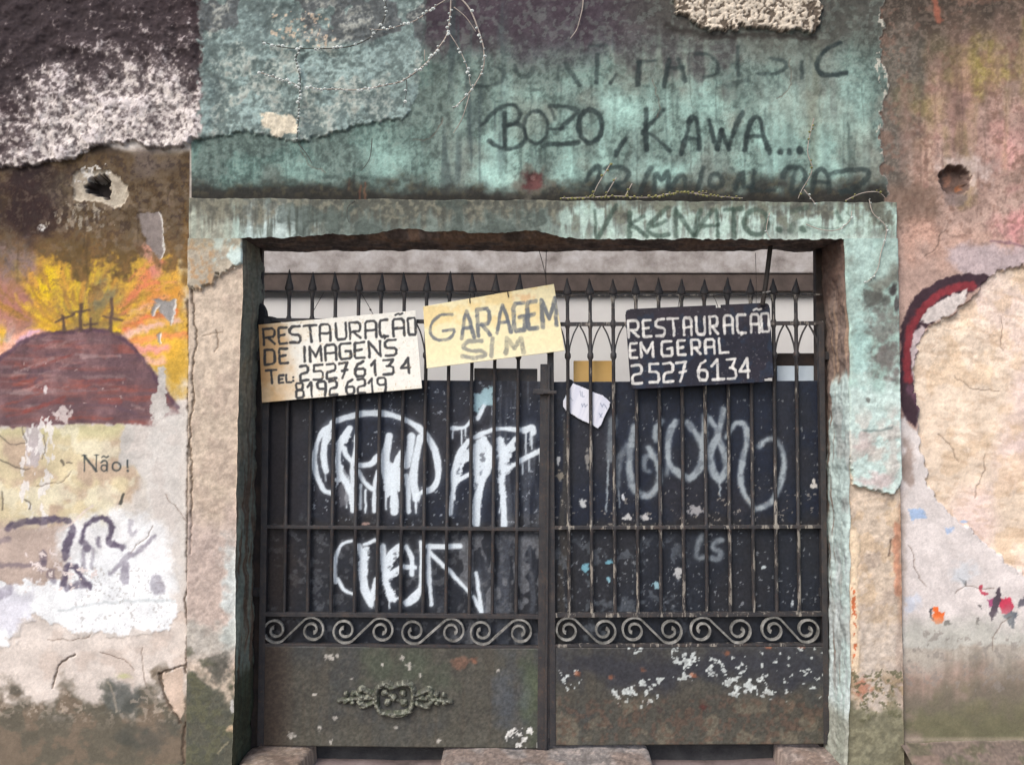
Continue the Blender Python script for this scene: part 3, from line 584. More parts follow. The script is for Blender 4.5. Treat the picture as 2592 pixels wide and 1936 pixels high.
# ---------- drip lines and hairline cracks
rr = np.random.RandomState(77)
for k in range(70):
    if k < 40: x, y, run_len, c = rr.uniform(1080, 2230), rr.uniform(120, 380), rr.uniform(40, 190), (62, 74, 70)
    elif k < 58: x, y, run_len, c = rr.uniform(2300, 2592), rr.uniform(40, 420), rr.uniform(60, 240), (112, 88, 78)
    else: x, y, run_len, c = rr.uniform(10, 470), rr.uniform(400, 620), rr.uniform(40, 160), (70, 56, 42)
    s.line([(x, y), (x + rr.uniform(-3, 3), y + run_len * .5), (x + rr.uniform(-5, 5), y + run_len)], rr.uniform(2.5, 6), c, rr.uniform(.18, .42), 2.5, 2, 20, 190 + k, 4)
def hair(x, y, a, n, step, al=.6, c=(110, 92, 80), w=2.2):
    P = [(x, y)]
    for k in range(n):
        a += rr.uniform(-.6, .6); x += step * math.cos(a); y += step * math.sin(a); P.append((x, y))
    s.line(P, w, c, al, 1.3, 1.5, 10, 281, 0, h=-.0025)
for x, y, a, n in [(2300, 1380, .3, 9), (2420, 1500, -1.2, 8), (2560, 1560, 2.2, 8), (2420, 950, .4, 10), (2500, 1150, 2.0, 9), (2380, 1100, .9, 7), (2540, 800, 1.8, 7), (120, 1620, .2, 9), (250, 1650, .5, 8), (360, 1640, 1.2, 8), (420, 1250, 1.5, 9), (330, 1400, -.3, 7), (1650, 200, 1.4, 8), (2000, 150, 1.7, 9), (760, 380, .6, 7), (1120, 300, 1.3, 8), (2400, 560, 1.2, 9), (430, 480, 1.8, 7), (90, 1230, .4, 8)]:
    hair(x, y, a, n, 13)
# ---------- cracks, scars and general unevenness
for p, w in [([(474, 760), (477, 850), (482, 930), (476, 1010), (478, 1100), (474, 1200), (475, 1300), (473, 1400), (475, 1480), (466, 1530), (474, 1590), (468, 1700)], 5), ([(465, 1687), (430, 1694), (405, 1706)], 5), ([(405, 1704), (410, 1740), (425, 1780), (448, 1812), (456, 1830)], 6), ([(185, 1655), (150, 1680), (138, 1710), (132, 1740)], 4), ([(470, 1830), (464, 1880), (466, 1936)], 6)]:
    s.line(p, w, (92, 78, 66), .8, 1.6, 3, 16, 181, h=-.006)
s.area([(408, 1706), (462, 1690), (466, 1800), (455, 1820), (430, 1780), (414, 1740)], (216, 192, 172), .85, 2, 3, 10, 182)
s.H += .005 * (n400 - .5) + .004 * (n120 - .5) + .0018 * (n40 - .5) + .0008 * (n12 - .5)
s.C *= (1 + (.2 - .13 * ss(850, 1100, v)) * (n8 - .5))[:, None]; s.mix(ss(.80, .9, n8) * (.18 - .1 * ss(850, 1100, v)), (70, 62, 56)); s.grain(.08, 3.1, 21); s.C *= (1 + .12 * (n40 - .5))[:, None]
surf_object(s, F, 'plaster_face', M_WALL, wall)
del X, Z, s
# ------------------------------------------------------------------ raised surround of the gateway
SY = -0.04                                        # its front stands 4 cm proud of the wall
BK = .275                                          # back of the gateway
def lerp_poly(pts, v):
    p = np.array(pts, float); return np.interp(v, p[:, 1], p[:, 0])
def front_xz(uu, vv, y):
    uu = np.asarray(uu, float); vv = np.asarray(vv, float)
    a = (uu - CX) / FPX; b = -(vv - CY) / FPX
    dy, dz = CT - b * ST, ST + b * CT; t = (y - CAM_Y) / dy
    return a * t, CAM_Z + dz * t
low_edge = [(470, 606), (560, 605), (612, 603), (690, 600), (720, 603), (790, 596), (850, 591), (880, 595), (960, 590), (1000, 581), (1030, 578), (1090, 586), (1150, 585), (1200, 590), (1290, 588), (1340, 583), (1390, 590), (1430, 602), (1500, 606), (1700, 606), (1745, 601), (1760, 606), (2137, 606), (2290, 606)]
cu = np.arange(476, 2273, 2.3)
lo = np.interp(cu, [p[0] for p in low_edge], [p[1] for p in low_edge]) + (fbm(cu, cu * 0, 14, o=3, seed=200) - .5) * 4 * ((cu > 620) & (cu < 2130))
hi = np.interp(cu, [476, 2273], [502, 513]) + (fbm(cu, cu * 0 + 9, 30, o=3, seed=201) - .5) * 3
tt = np.concatenate([[0, 0, 0], np.linspace(0, 1, 44)])
U = np.repeat(cu[None], len(tt), 0); V = hi[None] + (lo - hi)[None] * tt[:, None]
Xg, Zg = front_xz(U, V, SY)
Yg = np.full(Xg.shape, SY); Yg[0] = .03; Yg[1] = -.01; Yg[2] = SY + .006
Yg[2:, 0] = .03; Yg[2:, -1] = .03
s = Surf(Xg, Yg, Zg, (150, 160, 150)); s.u = U.ravel().astype(np.float32); s.v = V.ravel().astype(np.float32)
u, v = s.u, s.v
n120 = fbm(u, v, 120, o=4, seed=202); n40 = fbm(u, v, 40, o=4, seed=203); n12 = fbm(u, v, 12, o=3, seed=204); n6 = fbm(u, v, 6, o=2, seed=205); stk = fbmv(u, v, 10, 90, 3, 206)
s.mix(ss(.3, .7, stk * .5 + n40 * .5), (182, 206, 194)); s.mix((1 - ss(1350, 1480, u)) * ss(620, 700, u) * .85, (104, 112, 104))
s.mix((1 - ss(560, 620, u)) * .6, (168, 160, 140)); s.mix(ss(590, 640, u) * (1 - ss(700, 860, u)) * ss(.15, .5, stk) * .85, (200, 216, 210))
m = (1 - ss(510, 570, v + (n40 - .5) * 70 + (stk - .5) * 40)); s.mix(m * .75, (92, 90, 80)); s.mix(m * ss(.4, .8, n12) * .5, (140, 136, 116))
s.mix(ss(.5, .7, n40) * (1 - ss(1350, 1450, u)) * ss(640, 700, u) * .6, (76, 84, 78))
s.mix(ss(.35, .7, n40 * .5 + stk * .5) * ss(1400, 1460, u) * ss(515, 560, v) * .85, (200, 222, 208))
s.mix(ss(.55, .8, n12) * ss(1350, 1500, u) * .3, (100, 116, 102)); s.mix(ss(590, 604, v) * ss(1450, 1500, u) * .4, (214, 226, 214))
s.blob(2230, 540, 30, 40, (96, 94, 82), .8, .7, .5, 16, 207)
T7 = lambda p: crop(1200, 480, p); T8 = lambda p: crop(1892, 480, p)
for q, w, al in [([(105, 230), (110, 340)], 9, .7), ([(190, 210), (155, 270), (120, 340)], 11, .75), ([(245, 235), (245, 335)], 12, .8), ([(248, 288), (280, 305), (312, 332)], 11, .8), ([(245, 285), (300, 252)], 9, .7), ([(400, 215), (340, 270), (318, 308), (360, 332), (402, 325)], 12, .8), ([(340, 292), (390, 270)], 10, .8), ([(430, 225), (432, 330)], 13, .8), ([(436, 232), (468, 280), (500, 326)], 12, .8), ([(530, 228), (505, 326)], 11, .8),
                 ([(512, 332), (545, 270), (585, 226), (598, 260), (600, 332)], 12, .8), ([(545, 292), (600, 286)], 9, .75), ([(630, 226), (700, 220)], 10, .75), ([(665, 226), (665, 332)], 13, .8), (ell(755, 275, 46, 50), 12, .8), ([(846, 304), (850, 306)], 17, .8), ([(940, 304), (944, 306)], 16, .8), ([(905, 286), (895, 310)], 17, .5), ([(900, 232), (960, 216)], 14, .55), ([(1080, 240), (1098, 270)], 12, .6), ([(960, 285), (1040, 302), (1110, 296), (1135, 260), (1120, 235)], 3, .6)]:
    p = crop(1440, 390, q, 1.594)
    s.line(p, w, (58, 74, 64), al * .88, 3.2, 1.6, 12, 210, patch=.25, vary=.28)
s.H += (.004 * (n40 - .5) + .002 * (n12 - .5)) * (s.y < SY + .003); s.grain(.12, 3.1, 211); s.C *= (1 + .2 * (n12 - .5))[:, None]
F = grid_faces(*Xg.shape)[:, ::-1]
lintel = surf_object(s, F, 'lintel', M_WALL, wall)
# broken underside of the lintel
dd = np.linspace(SY, BK, 80)
sx, sz = front_xz(cu, lo, SY); k = (sx > -1.30) & (sx < 1.56); sx, sz = sx[k], sz[k]
flat = float(np.median(sz)) - .003
Ys = np.repeat(dd[:, None], len(sx), 1); Xs = np.repeat(sx[None], len(dd), 0)
f = ss(0, .05, Ys - SY); Zs = sz[None] * (1 - f) + flat * f + (fbm(Xs * 540, Ys * 540, 60, o=4, seed=212) - .5) * .014 * ss(0, .02, Ys - SY)
s = Surf(Xs, Ys, Zs, (104, 90, 82)); q = fbm(Xs.ravel() * 540, Ys.ravel() * 540, 40, o=4, seed=213)
s.mix(ss(.5, .75, q) * .7, (124, 98, 80)); s.mix(ss(.5, .75, 1 - q), (84, 72, 66)); s.grain(.3, 6, 214)
link('soffit', mesh_from(np.stack([s.x, s.y, s.z], -1), grid_faces(*Xs.shape), 'soffit'), M_WALL, lintel); pigment(bpy.data.meshes['soffit'], s.C)

# jambs
vv = np.concatenate([[604.0], np.arange(606, 1975, 2.3)])
def jamb(side):
    if side < 0:
        inn = lerp_poly([(612, 600), (612, 606), (614, 700), (611, 800), (606, 900), (603, 1000), (598, 1200), (595, 1400), (595, 1600), (592, 1750), (588, 1850), (584, 1975)], vv) + (fbm(vv, vv * 0, 40, o=4, seed=220) - .5) * 3.2
        out = lerp_poly([(476, 600), (468, 1975)], vv)
    else:
        inn = lerp_poly([(2137, 600), (2137, 606), (2141, 700), (2150, 850), (2150, 1000), (2152, 1200), (2153, 1500), (2155, 1750), (2150, 1850), (2142, 1975)], vv) + (fbm(vv, vv * 0, 40, o=4, seed=221) - .5) * 4
        out = lerp_poly([(2272, 600), (2278, 1000), (2284, 1300), (2288, 1600), (2294, 1975)], vv)
    t = np.concatenate([np.linspace(0, 1, 60), [1., 1.]])
    U = inn[:, None] + (out - inn)[:, None] * t[None]; V = np.repeat(vv[:, None], len(t), 1)
    X, Z = front_xz(U, V, SY); Y = np.full(X.shape, SY); Y[:, -2] = SY + .015; Y[:, -1] = .03
    Y[:, 0] = SY + .006                            # worn arris
    s = Surf(X, Y, Z, (206, 188, 168)); s.u = U.ravel().astype(np.float32); s.v = V.ravel().astype(np.float32)
    u, v = s.u, s.v
    n120 = fbm(u, v, 120, o=4, seed=222 + side); n40 = fbm(u, v, 40, o=4, seed=223 + side); n12 = fbm(u, v, 12, o=3, seed=224); stk = fbmv(u, v, 12, 90, 3, 226)
    s.mix(ss(.45, .75, n120) * .6, (222, 202, 180)); s.mix(ss(.55, .8, n40) * .5, (186, 166, 150))
    rough = .005 * (n40 - .5) + .0022 * (n12 - .5)
    if side < 0:
        i, m, d = s.poly([(400, 500), (700, 500), (700, 668), (614, 668), (601, 670), (570, 689), (546, 700), (536, 718), (506, 731), (480, 727), (400, 727)], 2, 4, 16, 230)
        s.mix(m, (190, 178, 158), i); s.mix(m * ss(.4, .65, n40[i]) * ss(530, 550, u[i]), (212, 228, 220), i); s.mix(m * ss(.5, .7, n12[i] * .4 + n120[i] * .6) * (1 - ss(530, 560, u[i])) * .8, (178, 142, 104), i); s.mix(m * (1 - ss(610, 650, v[i])) * .4, (140, 138, 118), i)
        s.H -= .014; s.H[i] += .018 * ss(-1.5, 2.2, d + (n12[i] - .5) * 5); s.H += rough
        s.line([(484, 735), (488, 800), (494, 870), (482, 930), (486, 1000), (478, 1100), (482, 1200), (478, 1400)], 5, (112, 96, 80), .75, 1.6, 3, h=-.007)
        s.line([(545, 835), (548, 870), (540, 890)], 3, (130, 110, 92), .7, 1.4, 2, h=-.004); s.line([(510, 850), (560, 840)], 2.5, (150, 130, 110), .6, 1.4, 2, h=-.003)
        s.mix(ss(1230, 1330, v + (n120 - .5) * 120) * (1 - ss(1640, 1720, v)) * .7, (190, 172, 164))
        s.mix(ss(550, 575, u + (n40 - .5) * 40) * ss(1330, 1420, v + (n40 - .5) * 60) * (1 - ss(1620, 1660, v)) * .85, (214, 222, 218))
        s.mix(ss(1540, 1600, v + (n40 - .5) * 60) * (1 - ss(1640, 1700, v)) * .5, (176, 180, 170))
        m = ss(1690, 1760, v + (n40 - .5) * 110 + (u - 540) * -.35); s.mix(m * .92, (88, 88, 76)); s.mix(m * ss(.5, .75, n40) * .5, (106, 106, 78)); s.mix(m * ss(.55, .75, n12) * .5, (70, 72, 64))
        s.blob(552, 1690, 26, 36, (92, 90, 82), .8, .6, .5, 16, 231); s.blob(585, 1790, 6, 16, (208, 204, 200), .8, .4, .4, 7, 232); s.blob(580, 1845, 10, 9, (206, 180, 150), .9, .4, .4, 7, 233)
        s.line([(574, 1880), (548, 1910)], 4, (170, 160, 130), .6, 2, 2)
    else:
        shell = [(2100, 500), (2330, 500), (2330, 1205), (2286, 1212), (2274, 1238), (2258, 1254), (2230, 1246), (2195, 1234), (2165, 1226), (2155, 1190), (2140, 1080), (2150, 900), (2100, 700)]
        i, m, d = s.poly(shell, 2, 3, 16, 235)
        s.mix(m, (158, 182, 170), i); s.mix(m * ss(.42, .68, n40[i] * .6 + n120[i] * .4) * (1 - ss(940, 1040, v[i])) * .85, (120, 120, 110), i); s.mix(m * ss(.5, .75, n120[i]) * .7, (184, 212, 202), i)
        s.mix(m * ss(930, 1010, v[i] + (n40[i] - .5) * 90) * .92, (204, 222, 214), i); s.mix(m * ss(.5, .75, n40[i]) * ss(1000, 1080, v[i]) * .6, (212, 200, 190), i)
        for x, y, a, b, c, al in [(2215, 760, 36, 30, (92, 92, 86), .85), (2225, 830, 40, 50, (112, 108, 102), .7), (2245, 900, 36, 70, (110, 100, 96), .75), (2185, 1120, 30, 40, (190, 174, 168), .8), (2220, 1150, 26, 26, (200, 190, 180), .8), (2195, 885, 12, 14, (96, 100, 92), .7), (2190, 640, 26, 70, (188, 214, 204), .7), (2262, 730, 10, 16, (66, 60, 60), .9), (2268, 770, 6, 26, (74, 66, 66), .8), (2180, 880, 24, 90, (176, 210, 202), .6), (2220, 1215, 50, 18, (206, 186, 182), .8), (2260, 1120, 14, 80, (196, 190, 182), .7)]:
            s.blob(x, y, a, b, c, al, .6, .5, 18, int(x + y))
        s.line([(2184, 1088), (2220, 1088), (2256, 1082)], 6, (120, 132, 128), .7, 3, 2); s.line([(2196, 1010), (2198, 1014)], 9, (116, 116, 110), .8, 2, 2)
        s.H -= .018; s.H[i] += .022 * ss(-1.5, 2.2, d + (n12[i] - .5) * 5); s.H += rough
        s.mix(ss(1255, 1275, v) * ss(.45, .7, fbm(u, v, 26, o=4, seed=236)) * .5, (206, 178, 144))
        m = ss(1320, 1345, v + (n40 - .5) * 30) * (1 - ss(2172, 2180, u + (n12 - .5) * 12)) * (1 - ss(1700, 1730, v)); s.mix(m * .9, (240, 216, 184)); s.H += m * .004
        j = m * ss(2158, 2161, u + (stk - .5) * 10) * (1 - ss(2166, 2170, u + (stk - .5) * 10)) * ss(.5, .6, fbm(u, v, 9, o=2, seed=237)) * ss(1470, 1490, v); s.mix(j * .9, (206, 112, 70))
        s.line([(2276, 1330), (2274, 1400), (2276, 1450), (2280, 1500)], 18, (206, 142, 112), .75, 5, 4); s.line([(2262, 1370), (2256, 1410)], 4, (120, 96, 80), .7, 2, 2, h=-.004)
        s.mix(ss(2270, 2284, u + (n40 - .5) * 12) * ss(1260, 1290, v) * .5, (150, 116, 96))
        s.mix(ss(1520, 1620, v + (n40 - .5) * 80) * ss(2176, 2186, u) * .55, (196, 186, 176)); s.mix(ss(1690, 1730, v) * ss(.45, .65, n12 * .5 + n40 * .5) * .7, (146, 126, 96))
        m = ss(1760, 1820, v + (n40 - .5) * 80); s.mix(m * .9, (118, 116, 94)); s.mix(m * ss(.5, .7, n12) * .4, (146, 142, 118)); s.blob(2190, 1745, 22, 24, (186, 130, 106), .8, .6, .5, 12, 238); s.chips([(2160, 1690), (2280, 1690), (2284, 1830), (2170, 1830)], (104, 102, 78), 10, .4, .8, 239)
    s.H *= (s.y < SY + .003); s.grain(.12, 3.1, 240); s.C *= (1 + .16 * (n12 - .5))[:, None]
    sign = -1 if side < 0 else 1
    F = grid_faces(*X.shape); F = F if side < 0 else F[:, ::-1]
    o = surf_object(s, F, 'jamb', M_WALL, wall)
    # reveal: the side of the gateway
    co = np.array([tuple(q.co) for q in o.data.vertices]).reshape(*X.shape, 3)[:, 0]
    dep = np.concatenate([[0, .004], np.linspace(.01, 1, 60)])
    Yr = co[:, 1][:, None] + (BK - co[:, 1])[:, None] * dep[None]
    Xr = np.repeat(co[:, 0][:, None], len(dep), 1); Zr = np.repeat(co[:, 2][:, None], len(dep), 1)
    Xr = Xr + sign * -.006 * ss(0, .1, dep)[None] + sign * (fbm(Yr * 540, Zr * 540, 40, o=4, seed=241) - .5) * .012 * ss(0, .1, dep)[None]
    s = Surf(Xr, Yr, Zr, (124, 126, 112)); a = s.y * 540; b = np.repeat(vv[:, None], len(dep), 1).ravel()
    q = fbm(a, b, 60, 90, o=4, seed=242); q2 = fbm(a, b, 18, o=4, seed=243); q3 = fbmv(a, b, 14, 140, 3, 244)
    if side < 0:
        s.mix(ss(.45, .7, q), (142, 136, 118)); s.mix(ss(.5, .75, q3) * .6, (104, 100, 90)); s.mix(ss(1000, 1250, b) * ss(.4, .7, q3) * .6, (112, 84, 66)); s.mix(ss(1250, 1350, b) * ss(.5, .75, 1 - q3) * .7, (140, 152, 138)); s.mix(ss(1680, 1760, b) * .8, (64, 70, 52))
    else:
        s.mix(np.ones(len(a)), (150, 130, 118)); s.mix((1 - ss(690, 770, b + (q - .5) * 90)) * .9, (104, 82, 72)); s.mix(ss(.5, .75, q2) * (1 - ss(900, 1000, b)) * .6, (112, 94, 86)); s.mix(ss(.5, .75, q3) * ss(700, 800, b) * (1 - ss(950, 1000, b)) * .6, (196, 164, 136))
        s.mix(ss(945, 985, b + (q - .5) * 60) * ss(.25, .5, q3 * .6 + (1 - a / 160) * .5) * .95, (206, 226, 220)); s.mix(ss(1000, 1050, b) * ss(.55, .8, q) * .6, (176, 176, 172)); s.mix(ss(1380, 1420, b) * ss(.4, .7, q3) * .6, (226, 234, 232)); s.mix(ss(1790, 1850, b) * .6, (150, 146, 126))
    s.grain(.2, 6, 245)
    Fr = grid_faces(*Xr.shape); Fr = Fr[:, ::-1] if side < 0 else Fr
    me = mesh_from(np.stack([s.x, s.y, s.z], -1), Fr, 'reveal'); pigment(me, s.C); link('reveal', me, M_WALL, o)
    return o
jamb(-1); jamb(1)
# the body of the wall behind the plaster, and its back
M_CORE = noise_mat('old_masonry', (.20, .17, .14), (.32, .28, .24), 6., bumps=.6)
core = bmesh.new()
bm_box(core, -7, -1.29, .12, BK - .004, GZ - .05, 3.615)
bm_box(core, 1.55, 7, .12, BK - .004, GZ - .05, 3.612)
bm_box(core, -1.288, 1.548, .12, BK - .002, 2.37, 3.61)
link('masonry_core', bm_mesh(core, 'masonry_core'), M_CORE, wall)
cop = bmesh.new(); bm_box(cop, -7.02, 7.02, -.045, BK + .03, 3.616, 3.68, .012)
link('coping', bm_mesh(cop, 'coping'), M_CORE, wall)
# mortar fillets at the foot
def fillet(x0, x1, z0, reach, c):
    X, T = np.meshgrid(np.arange(x0, x1, .008), np.linspace(0, 1, 40))
    Y = .01 - reach * T; Zf = z0 + (GZ - .012 - z0) * T ** 1.25 + (fbm(X * 540, Y * 540, 60, o=4, seed=250) - .5) * .014
    s = Surf(X, Y, Zf, c); a, b = X.ravel() * 540, Y.ravel() * 540
    q = fbm(a, b, 60, o=4, seed=251); s.mix(ss(.45, .7, q), (132, 114, 102)); s.mix(ss(.55, .8, fbm(a, b, 30, o=4, seed=252)) * .7, (98, 96, 76)); s.mix((1 - ss(.0, .06, T.ravel())) * .6, (176, 162, 142)); s.grain(.25, 5, 253)
    me = mesh_from(np.stack([s.x, s.y, s.z], -1), grid_faces(*X.shape)[:, ::-1], 'footing'); pigment(me, s.C); link('footing', me, M_WALL, wall)
fillet(1.72, 7, .095, .42, (122, 108, 98)); fillet(-7, -1.42, -.008, .2, (112, 102, 86))

# ------------------------------------------------------------------ threshold stones
def stone(x0, x1, y0, y1, z1, c, label, skew=0., seed=0):
    nx, ny = int((x1 - x0) / .008), int((y1 - y0) / .008)
    a, b = np.meshgrid(np.linspace(0, 1, nx), np.linspace(0, 1, ny))
    X = x0 + a * (x1 - x0) + skew * b * a; Y = y0 + b * (y1 - y0)
    e = np.minimum(np.minimum(X - x0, x1 + skew * b - X), Y - y0)
    Zt = z1 - .02 * np.exp(-e / .008) - .012 * np.exp(-e / .03) + (fbm(X * 540, Y * 540, 50, o=5, seed=260 + seed) - .5) * .014
    sk = np.zeros(X.shape, bool); sk[0] = sk[-1] = True; sk[:, 0] = sk[:, -1] = True
    Zt = np.where(sk, GZ - .03, Zt)
    s = Surf(X, Y, Zt, c); p, q = X.ravel() * 540, Y.ravel() * 540
    n = fbm(p, q, 60, o=4, seed=261 + seed); s.mix(ss(.45, .7, n) * .6, tuple(k * .82 for k in c)); s.mix(ss(.6, .8, fbm(p, q, 14, o=3, seed=262)) * .5, (196, 180, 168)); s.mix(ss(.55, .8, fbm(p, q, 90, o=3, seed=263 + seed)) * .5, (138, 116, 102)); s.grain(.3, 5, 264)
    me = mesh_from(np.stack([s.x, s.y, s.z], -1), grid_faces(*X.shape), 'threshold_stone'); pigment(me, s.C)
    link('threshold_stone', me, M_STONE, None, label, 'stone', 'threshold stones under the gate')
stone(-.33, .645, -.02, .272, -.016, (150, 142, 136), 'long grey threshold stone under the middle of the gate', 0, 1)
stone(-1.24, -.965, -.16, .272, -.012, (160, 142, 126), 'rust-tinged threshold stone under the left end of the gate, beside the left jamb', .045, 2)
stone(1.235, 1.50, -.10, .272, -.012, (158, 142, 132), 'grey threshold stone under the right end of the gate, beside the right jamb', 0, 3)

M_GAP_SHADE = noise_mat('gap_shade_dark', (.025, .026, .03), (.06, .06, .062), 12., bumps=.5)
sl = bmesh.new(); bm_box(sl, -1.21, 1.50, .276, .345, GZ - .02, -.022, .01)  # dark block added to stand for the shade in the gap under the gate
link('gap_shade_strip', bm_mesh(sl, 'gap_shade_strip'), M_GAP_SHADE, None, kind='structure')
# ------------------------------------------------------------------ the yard behind the gate
M_YARD = noise_mat('pale_yard_concrete', (.34, .32, .29), (.48, .46, .42), 3.)
sheet('yard_floor', -7, 7, .34, 6, GZ + .004, M_YARD)
yard = thing('yard_building', 'pale house wall behind the gate, with a dull white band above a brown strip of painted soffit shade', 'house', loc=(0, 2.4, 0))
M_LIME = noise_mat('limewash', (.66, .63, .60), (.74, .72, .68), 1.6, bumps=.2, c2=(.78, .76, .70))
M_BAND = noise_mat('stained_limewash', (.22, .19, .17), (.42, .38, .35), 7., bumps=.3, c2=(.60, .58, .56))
M_SOFFIT_SHADE = noise_mat('soffit_shade_brown', (.075, .058, .05), (.13, .10, .085), 8., bumps=.4)
YB = 2.4
def part_box(name, x0, x1, y0, y1, z0, z1, m, parent, bev=0., label=None):
    bm = bmesh.new(); bm_box(bm, x0, x1, y0, y1, z0, z1, bev)
    o = link(name, bm_mesh(bm, name), m, parent, label)
    o.matrix_parent_inverse = parent.matrix_world.inverted() if parent else o.matrix_parent_inverse
    return o
bpy.context.view_layer.update()
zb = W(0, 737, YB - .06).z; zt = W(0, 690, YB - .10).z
part_box('wall', -5, 5, YB, YB + .2, GZ, 3.4, M_LIME, yard)
part_box('soffit_shade', -4.9, 4.9, YB - .06, YB - .002, zb, zt - .001, M_SOFFIT_SHADE, yard, .006)  # brown strip: shade of the underside below the white band, put into colour
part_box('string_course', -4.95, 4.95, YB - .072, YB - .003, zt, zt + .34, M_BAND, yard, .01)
for sx_ in (-1, 1):
    part_box('side_wall', sx_ * 5.2 - .2, sx_ * 5.2 + .2, .5, YB + .2, GZ, 3.2, M_LIME, yard)
# ================================================================== the iron gate
from mathutils import Matrix
GY = .20
def gz(sy, y=GY): return W(CX, sy, y).z
def gx(sx, sy=1300, y=GY): return W(sx, sy, y).x
def part(name, me, m, parent, label=None, kind=None):
    o = link(name, me, m, parent, label, None, None, kind)
    o.matrix_parent_inverse = Matrix.Translation(-parent.location)
    return o
def sweep(path, w, d, name, closed=False, plane_y=0., taper=None):
    """flat strap: w in the plane of the gate, d in depth; path of (x, z)"""
    p = np.array(path, float); n = len(p)
    t = np.gradient(p, axis=0); t /= np.linalg.norm(t, axis=1)[:, None] + 1e-9
    nn = np.stack([-t[:, 1], t[:, 0]], -1)
    ww = np.full(n, w) if taper is None else w * np.interp(np.linspace(0, 1, n), *taper)
    V = []
    for k in range(n):
        for a, b in ((-1, -1), (1, -1), (1, 1), (-1, 1)):
            q = p[k] + nn[k] * a * ww[k] / 2
            V.append((q[0], plane_y + b * d / 2, q[1]))
    Fc = []
    for k in range(n - 1):
        for j in range(4):
            Fc.append((4 * k + j, 4 * k + (j + 1) % 4, 4 * k + 4 + (j + 1) % 4, 4 * k + 4 + j))
    Fc.append((3, 2, 1, 0)); e = 4 * (n - 1); Fc.append((e, e + 1, e + 2, e + 3))
    me = mesh_from(V, Fc, name); me.polygons.foreach_set('use_smooth', np.zeros(len(Fc), bool)); return me
def lathe(prof, seg=8, flat=1., name='turned'):
    """prof of (radius, z)"""
    V = []; n = len(prof)
    for r, z in prof:
        for k in range(seg):
            a = 2 * math.pi * (k + .5) / seg; V.append((r * math.cos(a), r * flat * math.sin(a), z))
    Fc = [(i * seg + k, i * seg + (k + 1) % seg, (i + 1) * seg + (k + 1) % seg, (i + 1) * seg + k) for i in range(n - 1) for k in range(seg)]
    return mesh_from(V, Fc, name)

def gate_surface(x0, x1, z0, z1, y, step, base):
    xs = np.arange(x0, x1, step); zs = np.arange(z0, z1, step)
    xs = np.concatenate([[xs[0]], xs, [xs[-1]]]); zs = np.concatenate([[zs[0]], zs, [zs[-1]]])
    X, Z = np.meshgrid(xs, zs); Y = np.full(X.shape, y); Y[0] = Y[-1] = y + .004; Y[:, 0] = Y[:, -1] = y + .004
    return Surf(X, Y, Z, base), grid_faces(*X.shape)

